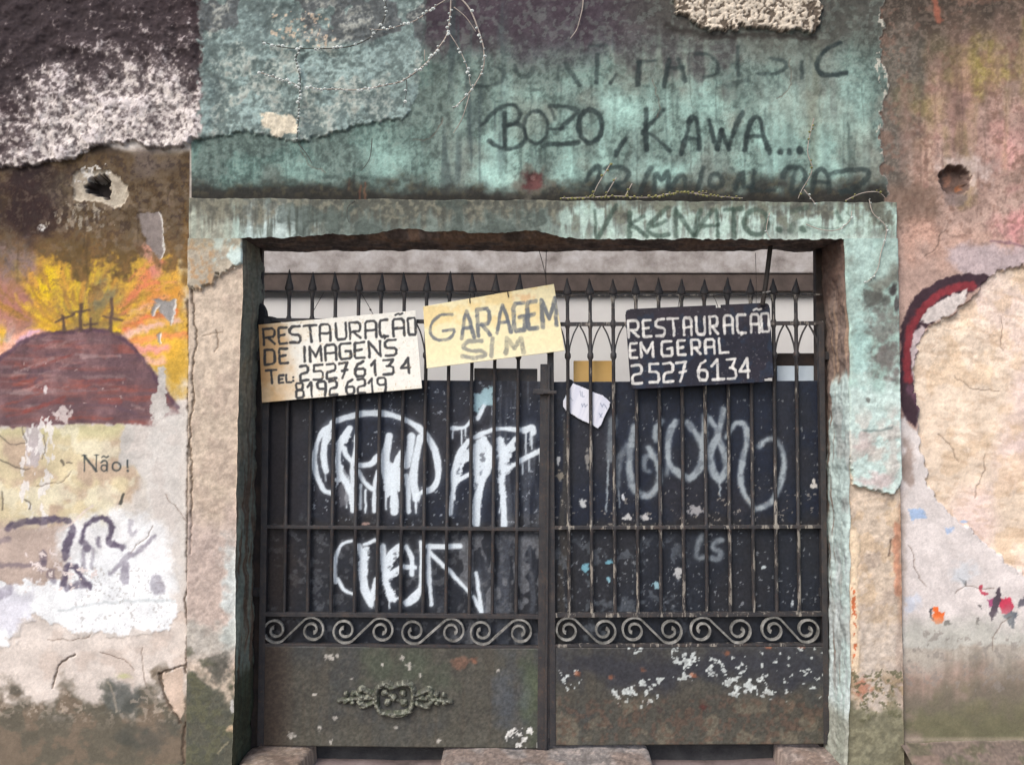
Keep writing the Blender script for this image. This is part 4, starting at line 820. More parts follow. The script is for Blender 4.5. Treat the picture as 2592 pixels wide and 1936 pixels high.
WH = (234, 244, 250)
A2 = lambda p: crop(600, 940, p); A3 = lambda p: crop(1200, 940, p); A4 = lambda p: crop(1892, 940, p); A6 = lambda p: crop(600, 1416, p); A7 = lambda p: crop(1200, 1416, p); A8 = lambda p: crop(1892, 1416, p)
def tag_left(s):
    for p, w in [(A2([(725, 430), (650, 500), (605, 620), (595, 720), (625, 850), (680, 945), (735, 965)]), 13), (A2([(735, 400), (840, 365), (950, 335), (1100, 325), (1250, 350), (1400, 420), (1490, 500), (1560, 620), (1590, 760), (1580, 860), (1540, 925), (1470, 950)]), 15),
                 (A2([(700, 450), (680, 560), (670, 680), (690, 790)]), 15), (A2([(880, 450), (820, 540), (790, 650), (790, 760), (830, 850), (870, 950), (862, 1010)]), 14), (A2([(930, 500), (920, 640), (900, 760), (905, 900), (905, 1110)]), 11), (A2([(835, 610), (850, 660), (900, 720)]), 12), (A2([(960, 745), (1050, 730), (1105, 670)]), 13),
                 (A2([(950, 790), (1000, 880), (1060, 930)]), 12), (A2([(1110, 790), (1080, 900), (1078, 1110)]), 9), (A2([(970, 900), (970, 1090)]), 8), (A2([(1010, 940), (1010, 1120)]), 7), (A2([(1195, 510), (1170, 640), (1165, 760), (1190, 880), (1230, 900)]), 20), (A2([(1290, 640), (1240, 760), (1230, 880), (1245, 1000), (1240, 1110)]), 18),
                 (A2([(1370, 510), (1360, 620), (1335, 740)]), 19), (A2([(1440, 520), (1410, 680), (1390, 820), (1400, 930), (1415, 1000)]), 19), (A2([(1335, 820), (1350, 960), (1355, 1110)]), 13), (A2([(1412, 990), (1415, 1120)]), 7), (A2([(1480, 935), (1410, 990)]), 12), (A2([(1170, 900), (1175, 1090)]), 7), (A2([(1215, 960), (1213, 1070)]), 5), (A2([(865, 960), (858, 1080)]), 6), (A2([(680, 760), (690, 870)]), 4),
                 (A2([(1700, 440), (1790, 432), (1850, 380)]), 13), (A2([(1775, 440), (1775, 570)]), 4), (A2([(1702, 450), (1700, 520)]), 5), (A2([(1805, 430), (1805, 500)]), 4), (A2([(1960, 240), (1900, 360)]), 13), (A2([(1880, 510), (1990, 460), (2090, 440), (2230, 450)]), 12), (A2([(1830, 540), (1760, 640), (1715, 760), (1712, 900), (1700, 1000), (1690, 1120)]), 14), (A2([(1720, 870), (1850, 800)]), 11),
                 (A2([(1950, 530), (2000, 620), (1990, 740), (1930, 900), (1900, 1040), (1895, 1200)]), 19), (A2([(1890, 580), (1890, 700), (1905, 860)]), 15), (A2([(2080, 520), (2090, 640), (2110, 780), (2095, 900), (2110, 1000), (2120, 1210)]), 14), (A2([(2200, 520), (2140, 600), (2110, 700)]), 13), (A2([(2210, 720), (2130, 770)]), 10), (A2([(2105, 980), (2080, 1110)]), 5),
                 (A3([(380, 450), (440, 430), (450, 470)]), 20), (A3([(390, 460), (392, 640)]), 4), (A3([(430, 470), (430, 570)]), 4), (A3([(442, 460), (442, 600)]), 3), (A3([(340, 700), (430, 650), (490, 620), (570, 590)]), 12), (A3([(505, 600), (505, 700)]), 4), (A3([(545, 590), (543, 710)]), 5), (A3([(420, 650), (418, 780)]), 3), (A3([(365, 700), (365, 800)]), 4),
                 (A2([(900, 1345), (820, 1380), (775, 1480), (770, 1600), (775, 1680), (800, 1760), (850, 1750 + 0)])[:5] + A6([(790, 150), (840, 230), (910, 268)]), 9), (A2([(960, 1390), (1000, 1480), (1000, 1600)]) + A6([(990, 100), (1010, 230), (1060, 345)]), 19), (A6([(1100, 150), (1070, 270), (1060, 340)]), 11), (A2([(1000, 1380), (1085, 1340)]), 9),
                 (A2([(1150, 1390), (1160, 1550)]) + A6([(1170, 100), (1190, 200), (1245, 310)]), 14), (A2([(1285, 1380), (1205, 1450), (1170, 1560)]), 13), (A6([(1180, 130), (1290, 52)]), 12), (A6([(1210, 290), (1210, 380)]), 4), (A2([(1340, 1390), (1385, 1490), (1385, 1610)]), 13), (A2([(1320, 1550), (1410, 1555)]), 12), (A2([(1455, 1350), (1465, 1500)]) + A6([(1467, 20), (1455, 200), (1420, 300), (1345, 345)]), 12), (A6([(1440, 235), (1335, 330)]), 11),
                 (A2([(1510, 1385), (1660, 1385), (1770, 1380)]), 14), (A2([(1520, 1400), (1520, 1600)]) + A6([(1520, 100), (1545, 345)]), 11), (A2([(1535, 1440), (1650, 1550)]) + A6([(1700, 90), (1850, 250)]), 10), (A6([(1900, 90), (1920, 230), (1945, 400)]), 13), (A6([(1880, 280), (1940, 400)]), 9)]:
        s.line(p, w * 1.9, WH, .16, w * .5 + 1, 1, 12, 300); s.line(p, w * (.96 if w > 8 else .72), WH, .96, 1.9, 1.0, 14, 301, h=.0006, vary=.32)
    for q in [[(352, 320), (372, 300), (400, 330), (440, 300), (440, 385), (412, 400), (408, 480), (398, 405), (372, 412)],
              [(145, 170), (200, 108), (215, 140), (168, 210), (162, 250), (212, 330), (228, 392), (222, 480), (200, 400), (170, 340), (145, 378)], [(742, 188), (700, 230), (668, 300), (660, 482), (690, 370), (716, 270), (752, 232)], [(770, 160), (808, 148), (842, 220), (832, 290), (792, 400), (780, 532), (766, 440), (764, 300)],
              [(865, 150), (892, 140), (908, 200), (940, 168), (952, 190), (912, 250), (942, 262), (906, 322), (905, 460), (899, 532), (882, 430), (868, 300)], [(250, 640), (302, 640), (290, 760), (292, 850), (330, 795), (332, 860), (318, 908), (288, 888), (256, 760)], [(355, 620), (372, 700), (430, 630), (442, 650), (378, 768), (436, 728), (442, 746), (388, 790), (440, 872), (390, 882), (356, 800)],
              [(85, 110), (118, 95), (128, 150), (110, 190), (104, 300), (88, 250)]]:
        s.area(crop(760, 1020, q, 1.7625), WH, .95, 1.8, 3, 10, 305, mod=lambda a, b: 1 - .55 * ss(.62, .8, fbm(a, b, 12, o=4, seed=306)))
    s.area(A2([(1160, 700), (1230, 720), (1290, 640), (1290, 900), (1240, 960), (1190, 940), (1150, 880)]), WH, .95, 2, 3, 10, 302)
    s.area(A2([(1860, 170), (1950, 130), (2035, 105), (2022, 260), (1990, 250), (1940, 260), (1890, 330), (1870, 270)]), (172, 206, 214), .9, 3, 5, 12, 303)
    s.area(A2([(780, 920), (840, 900), (870, 1000), (860, 1070), (800, 1080)]), (112, 112, 118), .7, 4, 4, 12, 304)
def tag_right(s):
    for p, w, al in [(A3([(1125, 380), (1110, 520), (1095, 690)]), 17, .45), (A3([(1085, 700), (1075, 900), (1065, 1110)]), 3.5, .7), (A3([(1240, 580), (1170, 700), (1150, 900)]), 14, .4), (A3([(1165, 930), (1175, 1080)]), 3, .6), (A3([(1295, 440), (1275, 540), (1255, 680), (1255, 820), (1290, 930), (1380, 990), (1450, 950), (1490, 860), (1480, 740), (1410, 610)]), 15, .72),
                     (A3([(1510, 390), (1460, 460), (1465, 540)]), 12, .72), (A3([(1420, 660), (1375, 690), (1375, 770), (1410, 790)]), 10, .45), (A3([(1620, 400), (1570, 500), (1560, 680), (1610, 780), (1720, 850), (1800, 790), (1840, 680), (1850, 540), (1860, 360)]), 14, .75), (A3([(1560, 680), (1550, 820)]), 10, .45), (A3([(1720, 410), (1790, 500), (1840, 600)]), 14, .72),
                     (A3([(1900, 380), (1960, 500), (1900, 640), (1920, 790), (1980, 860), (2025, 760), (2000, 620), (1960, 520), (1990, 400), (2005, 300)]), 14, .75), (A3([(1975, 860), (1975, 990)]), 3.5, .7), (A3([(2030, 520), (2100, 420), (2180, 430), (2190, 560), (2155, 720), (2140, 860), (2175, 980), (2250, 1090)]) + A4([(90, 1095), (200, 1040), (270, 900), (300, 760), (290, 640), (230, 540), (150, 550), (105, 600)]), 11, .78),
                     (A3([(1830, 1300), (1790, 1420), (1790, 1480), (1850, 1480)]), 12, .5), (A3([(1985, 1340), (1930, 1370), (1920, 1410), (1980, 1440), (1960, 1490), (1910, 1490)]), 11, .55)]:
        s.line(p, w * 1.8, (166, 176, 180), .14, w * .5, 1, 10, 310); s.line(p, w * 1.15, (176, 186, 190), min(.9, al * 1.15), 4.2 if w > 6 else 1.6, 1.8, 10, 311, patch=.3, vary=.3)

def build_leaf(side):
    if side < 0:
        x0, x1 = gx(660), gx(1386); tops = dict(tip=684, thin=735, rail=810, col=895); bars = [718, 777, 836, 895, 952, 1011, 1068, 1126, 1185, 1243, 1303]
        scroll = [(698, 790), (872, 965), (1046, 1143), (1217, 1312)]
        lab = 'left leaf of the dark iron gate, with bold white tags and a cast ornament'
    else:
        x0, x1 = gx(1390), gx(2090); tops = dict(tip=702, thin=744, rail=818, col=898); bars = [1442, 1499.5, 1558, 1616, 1674, 1732, 1790, 1849, 1908, 1966, 2023]
        scroll = [(1529, 1437), (1697, 1603), (1868, 1776), (2041, 1954)]
        lab = 'right leaf of the dark iron gate, with a grey tag and chipped white bars'
    zb = gz(1884 if side < 0 else 1880)
    leaf = thing('gate_leaf', lab, 'gate', 'leaves of the iron gate', (x0 if side < 0 else x1, GY, zb))
    mi = M_IRON if side < 0 else M_IRON_CHIP
    zr, zm, zl, zs, zc = gz(tops['rail']), gz(1332), gz(1552), gz(1629), gz(tops['col'])
    # upright bars with flared collars and spearheads
    zbar0, zbar1 = zl + .004, gz(tops['thin']) - .004
    h = zbar1 - zbar0
    r = .0088
    def fl(z, a=.0145, b=.022): return [(r, z - b), (a, z - .006), (a, z + .006), (r, z + b)]
    prof = [(r, 0), (r, zm - zbar0 - .02), (.013, zm - zbar0 - .008), (.013, zm - zbar0 + .008), (r, zm - zbar0 + .02)] + [(r, zc - zbar0 - .02), (.0155, zc - zbar0 - .008), (.0155, zc - zbar0 + .008), (r, zc - zbar0 + .02)] + fl(zr - zbar0) + [(r, h - .03), (.014, h - .008), (.014, h)]
    bar_me = lathe(prof, 8, 1., 'bar'); bar_me.materials.append(mi)
    ht = gz(tops['tip']) - zbar1
    spear_me = lathe([(.012, 0), (.020, .006), (.022, .016), (.017, .034), (.010, ht * .62), (.0045, ht * .9), (.0015, ht)], 8, .55, 'spearhead'); spear_me.materials.append(M_IRON)
    rs = np.random.RandomState(5 + side)
    for k, b in enumerate(bars):
        o = link('bar', bar_me, None, leaf); o.location = (gx(b) - leaf.location.x, 0, zbar0 - zb)
        q = link('spearhead', spear_me, None, o); q.location = (0, 0, h); q.rotation_euler = (rs.uniform(-.03, .03), rs.uniform(-.05, .05), 0); q.scale = (1, 1, rs.uniform(.92, 1.06))
    # rails, stiles
    def rail(name, za, zb_, ya, yb, xa=x0, xb=x1, m=mi):
        bm = bmesh.new(); bm_box(bm, xa, xb, ya, yb, za, zb_, .002); return part(name, bm_mesh(bm, name), m, leaf)
    rail('top_rail', zbar1 - .003, zbar1 + .005, GY - .006, GY + .006)
    rail('rail', zr - .009, zr + .009, GY - .0125, GY + .0125); rail('rail', zm - .008, zm + .008, GY - .0125, GY + .0125); rail('rail', zl - .011, zl + .009, GY - .014, GY + .014); rail('rail', zs - .008, zs + .006, GY - .013, GY + .013)
    sw = .048 if side < 0 else .03
    if side < 0:
        rail('stile', zb, gz(805), GY - .0155, GY + .017, x0 - .006, x0 + .024, M_IRON); st_ = rail('stile', zb - .004, gz(915), GY - .018, GY + .0145, x1 - .05, x1 + .004, M_IRON)
        bm = bmesh.new(); bm_box(bm, x1 - .016, x1 - .006, GY - .030, GY - .019, zb, gz(920), .002); part('meeting_bead', bm_mesh(bm, 'meeting_bead'), M_IRON, leaf)
        bm = bmesh.new(); bm_box(bm, gx(1340), gx(1384), GY - .04, GY - .0185, gz(992), gz(978), .004); bm_box(bm, gx(1366), gx(1400), GY - .05, GY - .041, gz(990), gz(982), .003); part('latch', bm_mesh(bm, 'latch'), M_IRON, leaf)
    else:
        rail('stile', zb, gz(815), GY - .0155, GY + .017, x0, x0 + .03, M_IRON); rail('stile', zb, gz(815), GY - .0155, GY + .017, x1 - .022, x1 + .004, M_IRON)
    # pointed arches under the rail
    edges = [x0 + .012] + [gx(b) for b in bars] + [x1 - .012]
    for k in range(len(edges) - 1):
        a, b = edges[k], edges[k + 1]
        if b - a < .05: continue
        for e0, e1 in ((a, b), (b, a)):
            mid = .5 * (e0 + e1); sg = 1 if e1 > e0 else -1
            P = [(e0 + sg * .006, zc + .012), (e0 + sg * .012, zc + .05), (e0 + sg * (b - a) * .26, zc + (zr - zc) * .68), (mid - sg * .006, zr - .010)]
            part('arch_rod', sweep(spline(P, 5), .0065, .009, 'arch_rod', plane_y=GY), M_IRON, leaf)
    # scrolls
    zcen = .5 * ((zl - .011) + (zs + .006)); Rr = .5 * (zl - .011 - zs - .006) - .001
    for a, b in scroll:
        cl = np.array([gx(a) + rs.uniform(-.003, .003), zcen + rs.uniform(-.002, .001)]); cr = np.array([gx(b) + rs.uniform(-.003, .003), zcen + rs.uniform(-.001, .002)]); sg = 1 if b > a else -1; tw = rs.uniform(-26, 26)
        half = []
        for k in range(40):
            q = k / 39; th = math.radians(305 - (540 + tw) * (1 - q)); rr = Rr * (.20 + .79 * q ** (.8 + tw * .004))
            half.append(cl + np.array([sg * rr * math.cos(th), rr * math.sin(th)]))
        mid = (cl + cr) / 2
        path = half + [2 * mid - q for q in half[::-1]]
        part('scroll', sweep(path, .0092, .018, 'scroll', plane_y=GY - .004, taper=([0, .06, .5, .94, 1], [1.9, 1, 1, 1, 1.9])), M_SCROLL, leaf)
    # sheet steel behind the bars
    s, F = gate_surface(x0 + .004, x1 - .004, zs - .03, gz(957 if side < 0 else 963, .224), GY + .022, .0047, (32, 36, 47))
    u, v = s.u, s.v
    n120 = fbm(u, v, 130, o=4, seed=320 + side); n40 = fbm(u, v, 40, o=4, seed=321); n12 = fbm(u, v, 13, o=3, seed=322); st_ = fbmv(u, v, 16, 160, 3, 323)
    s.mix(ss(.45, .7, n120) * .8, (25, 32, 48)); s.mix(ss(.5, .8, 1 - n120) * .5, (44, 42, 48)); s.mix(ss(1300, 1380, v) * .5, (38, 40, 43)); s.mix(ss(1300, 1330, v + (n40 - .5) * 40) * (1 - ss(1332, 1350, v)) * .6, (44, 40, 38))
    if side < 0:
        s.mix(ss(1180, 1250, u) * ss(.35, .7, st_) * .7, (78, 82, 90)); s.mix(ss(1340, 1360, v) * ss(1080, 1180, u) * ss(.52, .62, fbmv(u, v, 34, 60, 3, 324)) * .8, (112, 114, 118)); s.mix((1 - ss(700, 790, u)) * .6, (44, 36, 36))
        s.mix(ss(.62, .74, n12 * .6 + n40 * .4) * ss(1270, 1330, v) * .6, (92, 94, 98)); s.chips([(760, 960), (1380, 960), (1380, 1340), (760, 1340)], (150, 156, 164), 8, .07, .8, 325); s.blob(660 + 35, 1450, 60, 120, (62, 52, 46), .5, .7, .5, 30, 326)
        s.grain(.3, 5, 332); tag_left(s)
        s.blob(995 - 75, 1323, 14, 4, (206, 170, 156), .8, .5, .4, 6, 327)
    else:
        s.mix((1 - ss(1430, 1470, u)) * ss(.3, .7, st_) * .8, (66, 62, 58)); s.mix(ss(.56, .7, fbmv(u, v, 40, 60, 3, 328)) * ss(1340, 1380, v) * (1 - ss(1700, 1780, u)) * ss(.35, .6, n12) * .6, (100, 106, 112))
        s.grain(.3, 5, 332); tag_right(s)
        s.chips([(1400, 1240), (2090, 1240), (2090, 1340), (1400, 1340)], (160, 152, 142), 9, .10, .75, 329); s.chips([(1400, 1345), (2090, 1345), (2090, 1545), (1400, 1545)], (150, 154, 158), 7, .07, .7, 330, 1.3); s.chips([(1400, 1000), (2090, 1000), (2090, 1250), (1400, 1250)], (150, 152, 152), 6, .05, .7, 331, 1.6)
        for x, y, a, b, c in [(1545, 1418, 14, 6, (120, 178, 196)), (1484, 1436, 9, 13, (128, 186, 202)), (1543, 1465, 7, 12, (150, 200, 214)), (1662, 1478, 9, 9, (160, 200, 210)), (1592, 1306, 12, 9, (216, 214, 210)), (1636, 1308, 12, 9, (220, 216, 212)), (1476, 1272, 10, 10, (206, 208, 206)), (1419, 1162, 6, 10, (222, 222, 220)), (1580, 1256, 4, 7, (228, 230, 232)), (1720, 1450, 12, 12, (206, 206, 204)), (1764, 1290, 20, 12, (170, 168, 168)), (2062, 1229, 8, 6, (222, 216, 206)), (2062, 1217, 3, 8, (222, 216, 206)), (1490, 1160, 6, 26, (150, 146, 140)), (1420, 1200, 10, 12, (150, 140, 124)), (1936, 1435, 6, 5, (206, 216, 216)), (2006, 1526, 4, 9, (200, 208, 210))]:
            s.blob(x, y, a, b, c, .9, .3, .5, 7, int(x))
    s.H += .003 * (n120 - .5) + .0012 * (n40 - .5)
    surf = surf_object(s, F, 'steel_sheet', M_SHEET, leaf); surf.matrix_parent_inverse = Matrix.Translation(-leaf.location)
    if side < 0:
        bm = bmesh.new(); bm_box(bm, gx(1190), gx(1352), GY + .030, GY + .036, gz(990), gz(926), .002); part('patch_plate', bm_mesh(bm, 'patch_plate'), M_IRON, leaf)
    # kick panel
    s, F = gate_surface(x0 + .003, x1 - .003, zb, zs - .006, GY - .012, .0055, (76, 74, 67))
    u, v = s.u, s.v; n120 = fbm(u, v, 150, o=4, seed=340 + side); n40 = fbm(u, v, 40, o=4, seed=341 + side); n12 = fbm(u, v, 12, o=3, seed=342)
    s.mix(ss(.45, .75, n120) * .7, (66, 68, 68)); s.mix(ss(.5, .8, n40) * .4, (84, 82, 72)); s.mix(ss(1790, 1880, v) * .45, (92, 90, 80)); s.mix(ss(.66, .8, n12) * .25, (112, 106, 94)); s.mix(ss(.5, .8, fbmv(u, v, 14, 200, 3, 343)) * .2, (84, 74, 62))
    if side < 0:
        s.mix((1 - ss(680, 760, u)) * .7, (66, 52, 44)); s.blob(1165, 1675, 24, 17, (136, 96, 78), .6, .6, .5, 14, 343); s.blob(1200, 1667, 12, 8, (140, 92, 72), .7, .6, .5, 8, 344); s.blob(1010, 1690, 130, 60, (78, 90, 72), .5, .8, .5, 40, 345); s.blob(1340, 1750, 30, 120, (86, 98, 72), .6, .8, .5, 40, 346); s.blob(1290, 1750, 40, 110, (84, 90, 98), .5, .8, .5, 40, 347)
        for x, y, a, b in [(835, 1628, 9, 4), (832, 1661, 13, 7), (852, 1657, 5, 4), (1015, 1662, 6, 5), (1034, 1682, 9, 10), (888, 1715, 5, 3), (795, 1755, 5, 4), (1062, 1705, 4, 6), (740, 1860, 16, 9), (837, 1875, 6, 6), (1258, 1690, 5, 4), (1001, 1838, 4, 4), (965, 1676, 4, 6), (845, 1815, 6, 6), (810, 1840, 5, 9), (1110, 1870, 5, 6)]:
            s.blob(x, y, a, b, (196, 190, 180), .85, .4, .6, 6, int(x))
        s.chips([(1296, 1840), (1355, 1815), (1360, 1890), (1290, 1890)], (214, 212, 206), 12, .42, .95, 348); s.chips([(1356, 1858), (1386, 1858), (1386, 1890), (1356, 1890)], (222, 222, 216), 12, .62, .95, 349)
    else:
        s.area([(1400, 1640), (2090, 1640), (2090, 1715), (1960, 1740), (1830, 1720), (1700, 1745), (1560, 1740), (1430, 1700)], (46, 48, 58), .7, 34, 24, 60, 350)
        for P, dn in [([(1690, 1630), (1760, 1632), (1770, 1660), (1750, 1690), (1700, 1690)], .5), ([(1700, 1670), (1755, 1680), (1752, 1725), (1705, 1715)], .55), ([(1585, 1628), (1640, 1628), (1640, 1645), (1585, 1645)], .4), ([(1790, 1670), (1830, 1675), (1832, 1720), (1795, 1720)], .55), ([(1560, 1735), (1680, 1715), (1670, 1770), (1570, 1790)], .5), ([(1810, 1710), (1960, 1730), (1960, 1760), (1830, 1750)], .5), ([(1405, 1690), (1470, 1690), (1460, 1750), (1405, 1750)], .3), ([(1860, 1640), (2080, 1640), (2080, 1780), (1860, 1760)], .12)]:
            s.chips(P, (206, 212, 208), 11, dn, .92, 351)
        s.mix(ss(.58, .75, n40) * ss(1750, 1790, v) * .45, (128, 118, 100)); s.mix(ss(.6, .75, n12) * ss(1740, 1780, v) * .35, (96, 66, 54)); s.blob(1670, 1793, 10, 10, (70, 60, 56), .8, .5, .4, 8, 352); s.blob(1780, 1790, 10, 9, (84, 46, 42), .8, .6, .5, 8, 353)
        for x, y in [(1463, 1702), (1548, 1712), (1629, 1695), (1756, 1707), (1840, 1650), (2030, 1634), (1950, 1636)]: s.blob(x, y, 9, 7, (150, 92, 66), .75, .6, .5, 8, int(x))
    s.H += .004 * (n120 - .5); s.grain(.3, 5, 354)
    k = surf_object(s, F, 'kick_panel', M_SHEET, leaf); k.matrix_parent_inverse = Matrix.Translation(-leaf.location)
    if side < 0:                                   # cast-iron ornament, a low relief
        ox, oz, sc_ = gx(1000, 1759), gz(1759, GY), 1 / 536.
        nx, nz = 260, 84
        X, Z = np.meshgrid(np.linspace(-146, 146, nx), np.linspace(-46, 46, nz))
        Hh = np.zeros(X.shape)
        def ball(cx, cy, r, hh):
            d = np.sqrt((X - cx) ** 2 + (Z - cy) ** 2) / r; np.maximum(Hh, hh * np.sqrt(np.clip(1 - d ** 2, 0, 1)), out=Hh)
        def rod(pts, r, hh):
            pts = spline(pts, 5)
            for (ax, ay), (bx, by) in zip(pts[:-1], pts[1:]):
                L = (bx - ax) ** 2 + (by - ay) ** 2 + 1e-9; t = np.clip(((X - ax) * (bx - ax) + (Z - ay) * (by - ay)) / L, 0, 1)
                d = np.sqrt((X - ax - t * (bx - ax)) ** 2 + (Z - ay - t * (by - ay)) ** 2) / r; np.maximum(Hh, hh * np.sqrt(np.clip(1 - d ** 2, 0, 1)), out=Hh)
        rod([(-44, -22), (-46, 0), (-44, 22), (-30, 34), (-10, 26), (10, 34), (36, 34), (46, 18), (46, -4), (42, -22), (30, -34), (0, -38), (-34, -36), (-44, -22)], 7, 15)
        for x, y in ((-26, 12), (20, 12), (-18, -12), (22, -12), (-2, 0)): ball(x, y, 10, 12)
        rod([(-20, 12), (0, -2), (20, -12)], 5, 8); rod([(-36, 28), (-20, 38), (0, 30), (24, 40), (42, 30)], 6, 14); rod([(-40, -30), (-10, -42), (20, -42), (42, -30)], 5, 13)
        for e in (-1, 1):
            rod([(e * 46, 4), (e * 70, 16), (e * 84, 22), (e * 92, 10), (e * 82, 2)], 7, 12); rod([(e * 46, -6), (e * 66, -18), (e * 80, -20), (e * 90, -10)], 7, 12); rod([(e * 46, 0), (e * 90, -2), (e * 120, -6), (e * 140, -8)], 6, 10)
            for x, y, r in ((84, 20, 10), (82, -18, 10), (104, 10, 8), (106, -12, 8), (122, 8, 7), (124, -10, 8), (138, -8, 6), (66, 2, 9)): ball(e * x, y, r, 11)
        Hh += (fbm(X * 3, Z * 3, 14, o=3, seed=360) - .5) * 3 * (Hh > 2)
        cell = (Hh[1:, 1:] > .5) | (Hh[:-1, :-1] > .5) | (Hh[1:, :-1] > .5) | (Hh[:-1, 1:] > .5)
        F = grid_faces(nz, nx, cell); used, F = compact(F, X.size)
        s = Surf(ox + X.ravel()[used] * sc_, GY - .0125, oz + Z.ravel()[used] * sc_, (88, 88, 78)); s.H = (Hh.ravel()[used] * sc_ * 1.1 - .002).astype(np.float32)
        n = fbm(s.u, s.v, 10, o=3, seed=361); s.mix(ss(.5, .75, n) * .6, (82, 88, 70)); s.mix(ss(.62, .78, fbm(s.u, s.v, 6, o=2, seed=362)) * .7, (156, 156, 140))
        o = surf_object(s, F, 'cast_ornament', M_SHEET, leaf); o.matrix_parent_inverse = Matrix.Translation(-leaf.location)
    leaf.rotation_euler = (0, math.radians(.55 if side < 0 else -.25), 0)
    return leaf
M_SCROLL = noise_mat('worn_scroll_iron', (.05, .05, .044), (.17, .165, .15), 24., rough=.6, c2=(.36, .35, .32))
build_leaf(-1); build_leaf(1)
# hinge posts let into the gateway
M_POST = noise_mat('dark_stained_post', (.018, .017, .017), (.045, .036, .032), 9., c2=(.085, .055, .042))
for a, b, z1, lab in ((640, 662, 605, 'narrow dark hinge post at the left side of the gateway'), (2066, 2104, 610, 'broad dark hinge post at the right side of the gateway')):
    x0, x1 = gx(a, y=.25), gx(b, y=.25)
    bm = bmesh.new(); bm_box(bm, x0, x1, .228, .272, GZ, gz(600, .25), .006)
    p = thing('hinge_post', lab, 'post', 'hinge posts', (x0, .25, GZ))
    part('shaft', bm_mesh(bm, 'shaft'), M_POST, p)
    for zz in (gz(900), gz(1500)):
        bm = bmesh.new(); bm_box(bm, x0 - .002, x1 + .002, .205, .227, zz - .02, zz + .02, .004); part('hinge_band', bm_mesh(bm, 'hinge_band'), M_IRON, p)
# ================================================================== signs hung on the gate
def arc(cx, cy, rx, ry, a0, a1, n=8): return ell(cx, cy, rx, ry, a0, a1, n)
GL = {                                             # hand-painted capitals as strokes in a unit cell (y down)
 'R': [[(0, 1), (0, 0), (.8, 0), (1, .14), (1, .42), (.85, .56), (.02, .58)], [(.35, .58), (1, 1)]],
 'E': [[(1, 0), (.12, 0), (0, .12), (0, .9), (.1, 1), (1, 1)], [(0, .5), (.72, .47)]],
 'S': [[(1, 0), (.25, 0), (0, .14), (0, .36), (.2, .48), (.8, .52), (1, .64), (1, .88), (.8, 1), (0, 1)]],
 'T': [[(0, 0), (1, 0)], [(.5, 0), (.55, 1)]],
 'A': [[(0, 1), (0, .12), (.15, 0), (.82, 0), (1, .14), (1, 1)], [(0, .55), (1, .55)]],
 'V': [[(0, 1), (.3, .3), (.5, 0), (.7, .3), (1, 1)], [(.2, .62), (.82, .62)]],
 'U': [[(0, 0), (0, .86), (.14, 1), (.85, 1), (1, .86), (1, 0)]],
 'C': [[(1, 0), (.15, 0), (0, .14), (0, .86), (.15, 1), (1, 1)]],
 'O': [[(.12, 0), (.88, 0), (1, .12), (1, .88), (.88, 1), (.12, 1), (0, .88), (0, .12), (.12, 0)]],
 'D': [[(0, 0), (.8, 0), (1, .15), (1, .85), (.8, 1), (0, 1), (0, 0)]],
 'I': [[(.5, 0), (.5, 1)]],
 'M': [[(0, 1), (0, 0), (.5, .72), (1, 0), (1, 1)]],
 'G': [[(1, 0), (.15, 0), (0, .14), (0, .86), (.15, 1), (.88, 1), (1, .88), (1, .5), (.55, .5)]],
 'N': [[(0, 1), (0, 0), (1, 1), (1, 0)]],
 'L': [[(0, 0), (0, 1), (1, 1)]],
 '2': [[(0, .02), (.8, 0), (1, .12), (1, .36), (.85, .48), (.15, .54), (0, .66), (0, 1), (1, .98)]],
 '5': [[(1, 0), (.1, 0), (.06, .42), (.8, .44), (1, .56), (1, .86), (.85, 1), (0, .98)]],
 '7': [[(0, .02), (1, 0), (.85, .2), (.35, 1)], [(.3, .55), (.95, .5)]],
 '6': [[(.85, 0), (.3, .16), (.02, .5), (0, .8), (.2, 1), (.8, 1), (1, .85), (1, .6), (.8, .48), (.2, .48), (.02, .62)]],
 '1': [[(0, .3), (.6, 0), (.6, 1)]],
 'i': [[(0, .3), (.5, 0), (.5, 1)], [(0, 1), (1, 1)]],
 '3': [[(0, 0), (1, 0), (.55, .42), (1, .56), (1, .88), (.85, 1), (0, 1)], [(.3, .44), (.7, .44)]],
 '4': [[(.85, 1), (.85, 0), (0, .66), (1, .64)]],
 '8': [[(.2, 0), (.8, 0), (.92, .12), (.9, .36), (.75, .46), (.25, .46), (.1, .36), (.08, .12), (.2, 0)], [(.25, .46), (.02, .6), (0, .88), (.15, 1), (.85, 1), (1, .88), (.98, .6), (.75, .46)]],
 '9': [[(1, .4), (.85, .5), (.2, .5), (0, .38), (0, .12), (.2, 0), (.85, 0), (1, .12), (1, .7), (.9, 1)]],
 ':': [[(.5, .35), (.52, .38)], [(.5, .85), (.52, .88)]],
}
def text(s, T, chars, xr, top, base, w, c, a=.95, seed=400, patch=0., feather=1.1, warp=.9):
    """chars in x ranges xr; top and base are the two slanting lines they sit between"""
    for k, (ch, (x0, x1)) in enumerate(zip(chars, xr)):
        def pt(p):
            x = x0 + p[0] * (x1 - x0)
            f = lambda l: l[0][1] + (l[1][1] - l[0][1]) * (x - l[0][0]) / (l[1][0] - l[0][0])
            yt, yb = f(top), f(base)
            return (x - (p[1] - .5) * (yb - yt) * -.05, yt + p[1] * (yb - yt))
        for st_ in GL[ch]:
            s.line(T([pt(p) for p in st_]), w, c, a, feather, warp, 12, seed + k, 0, patch, vary=.24)
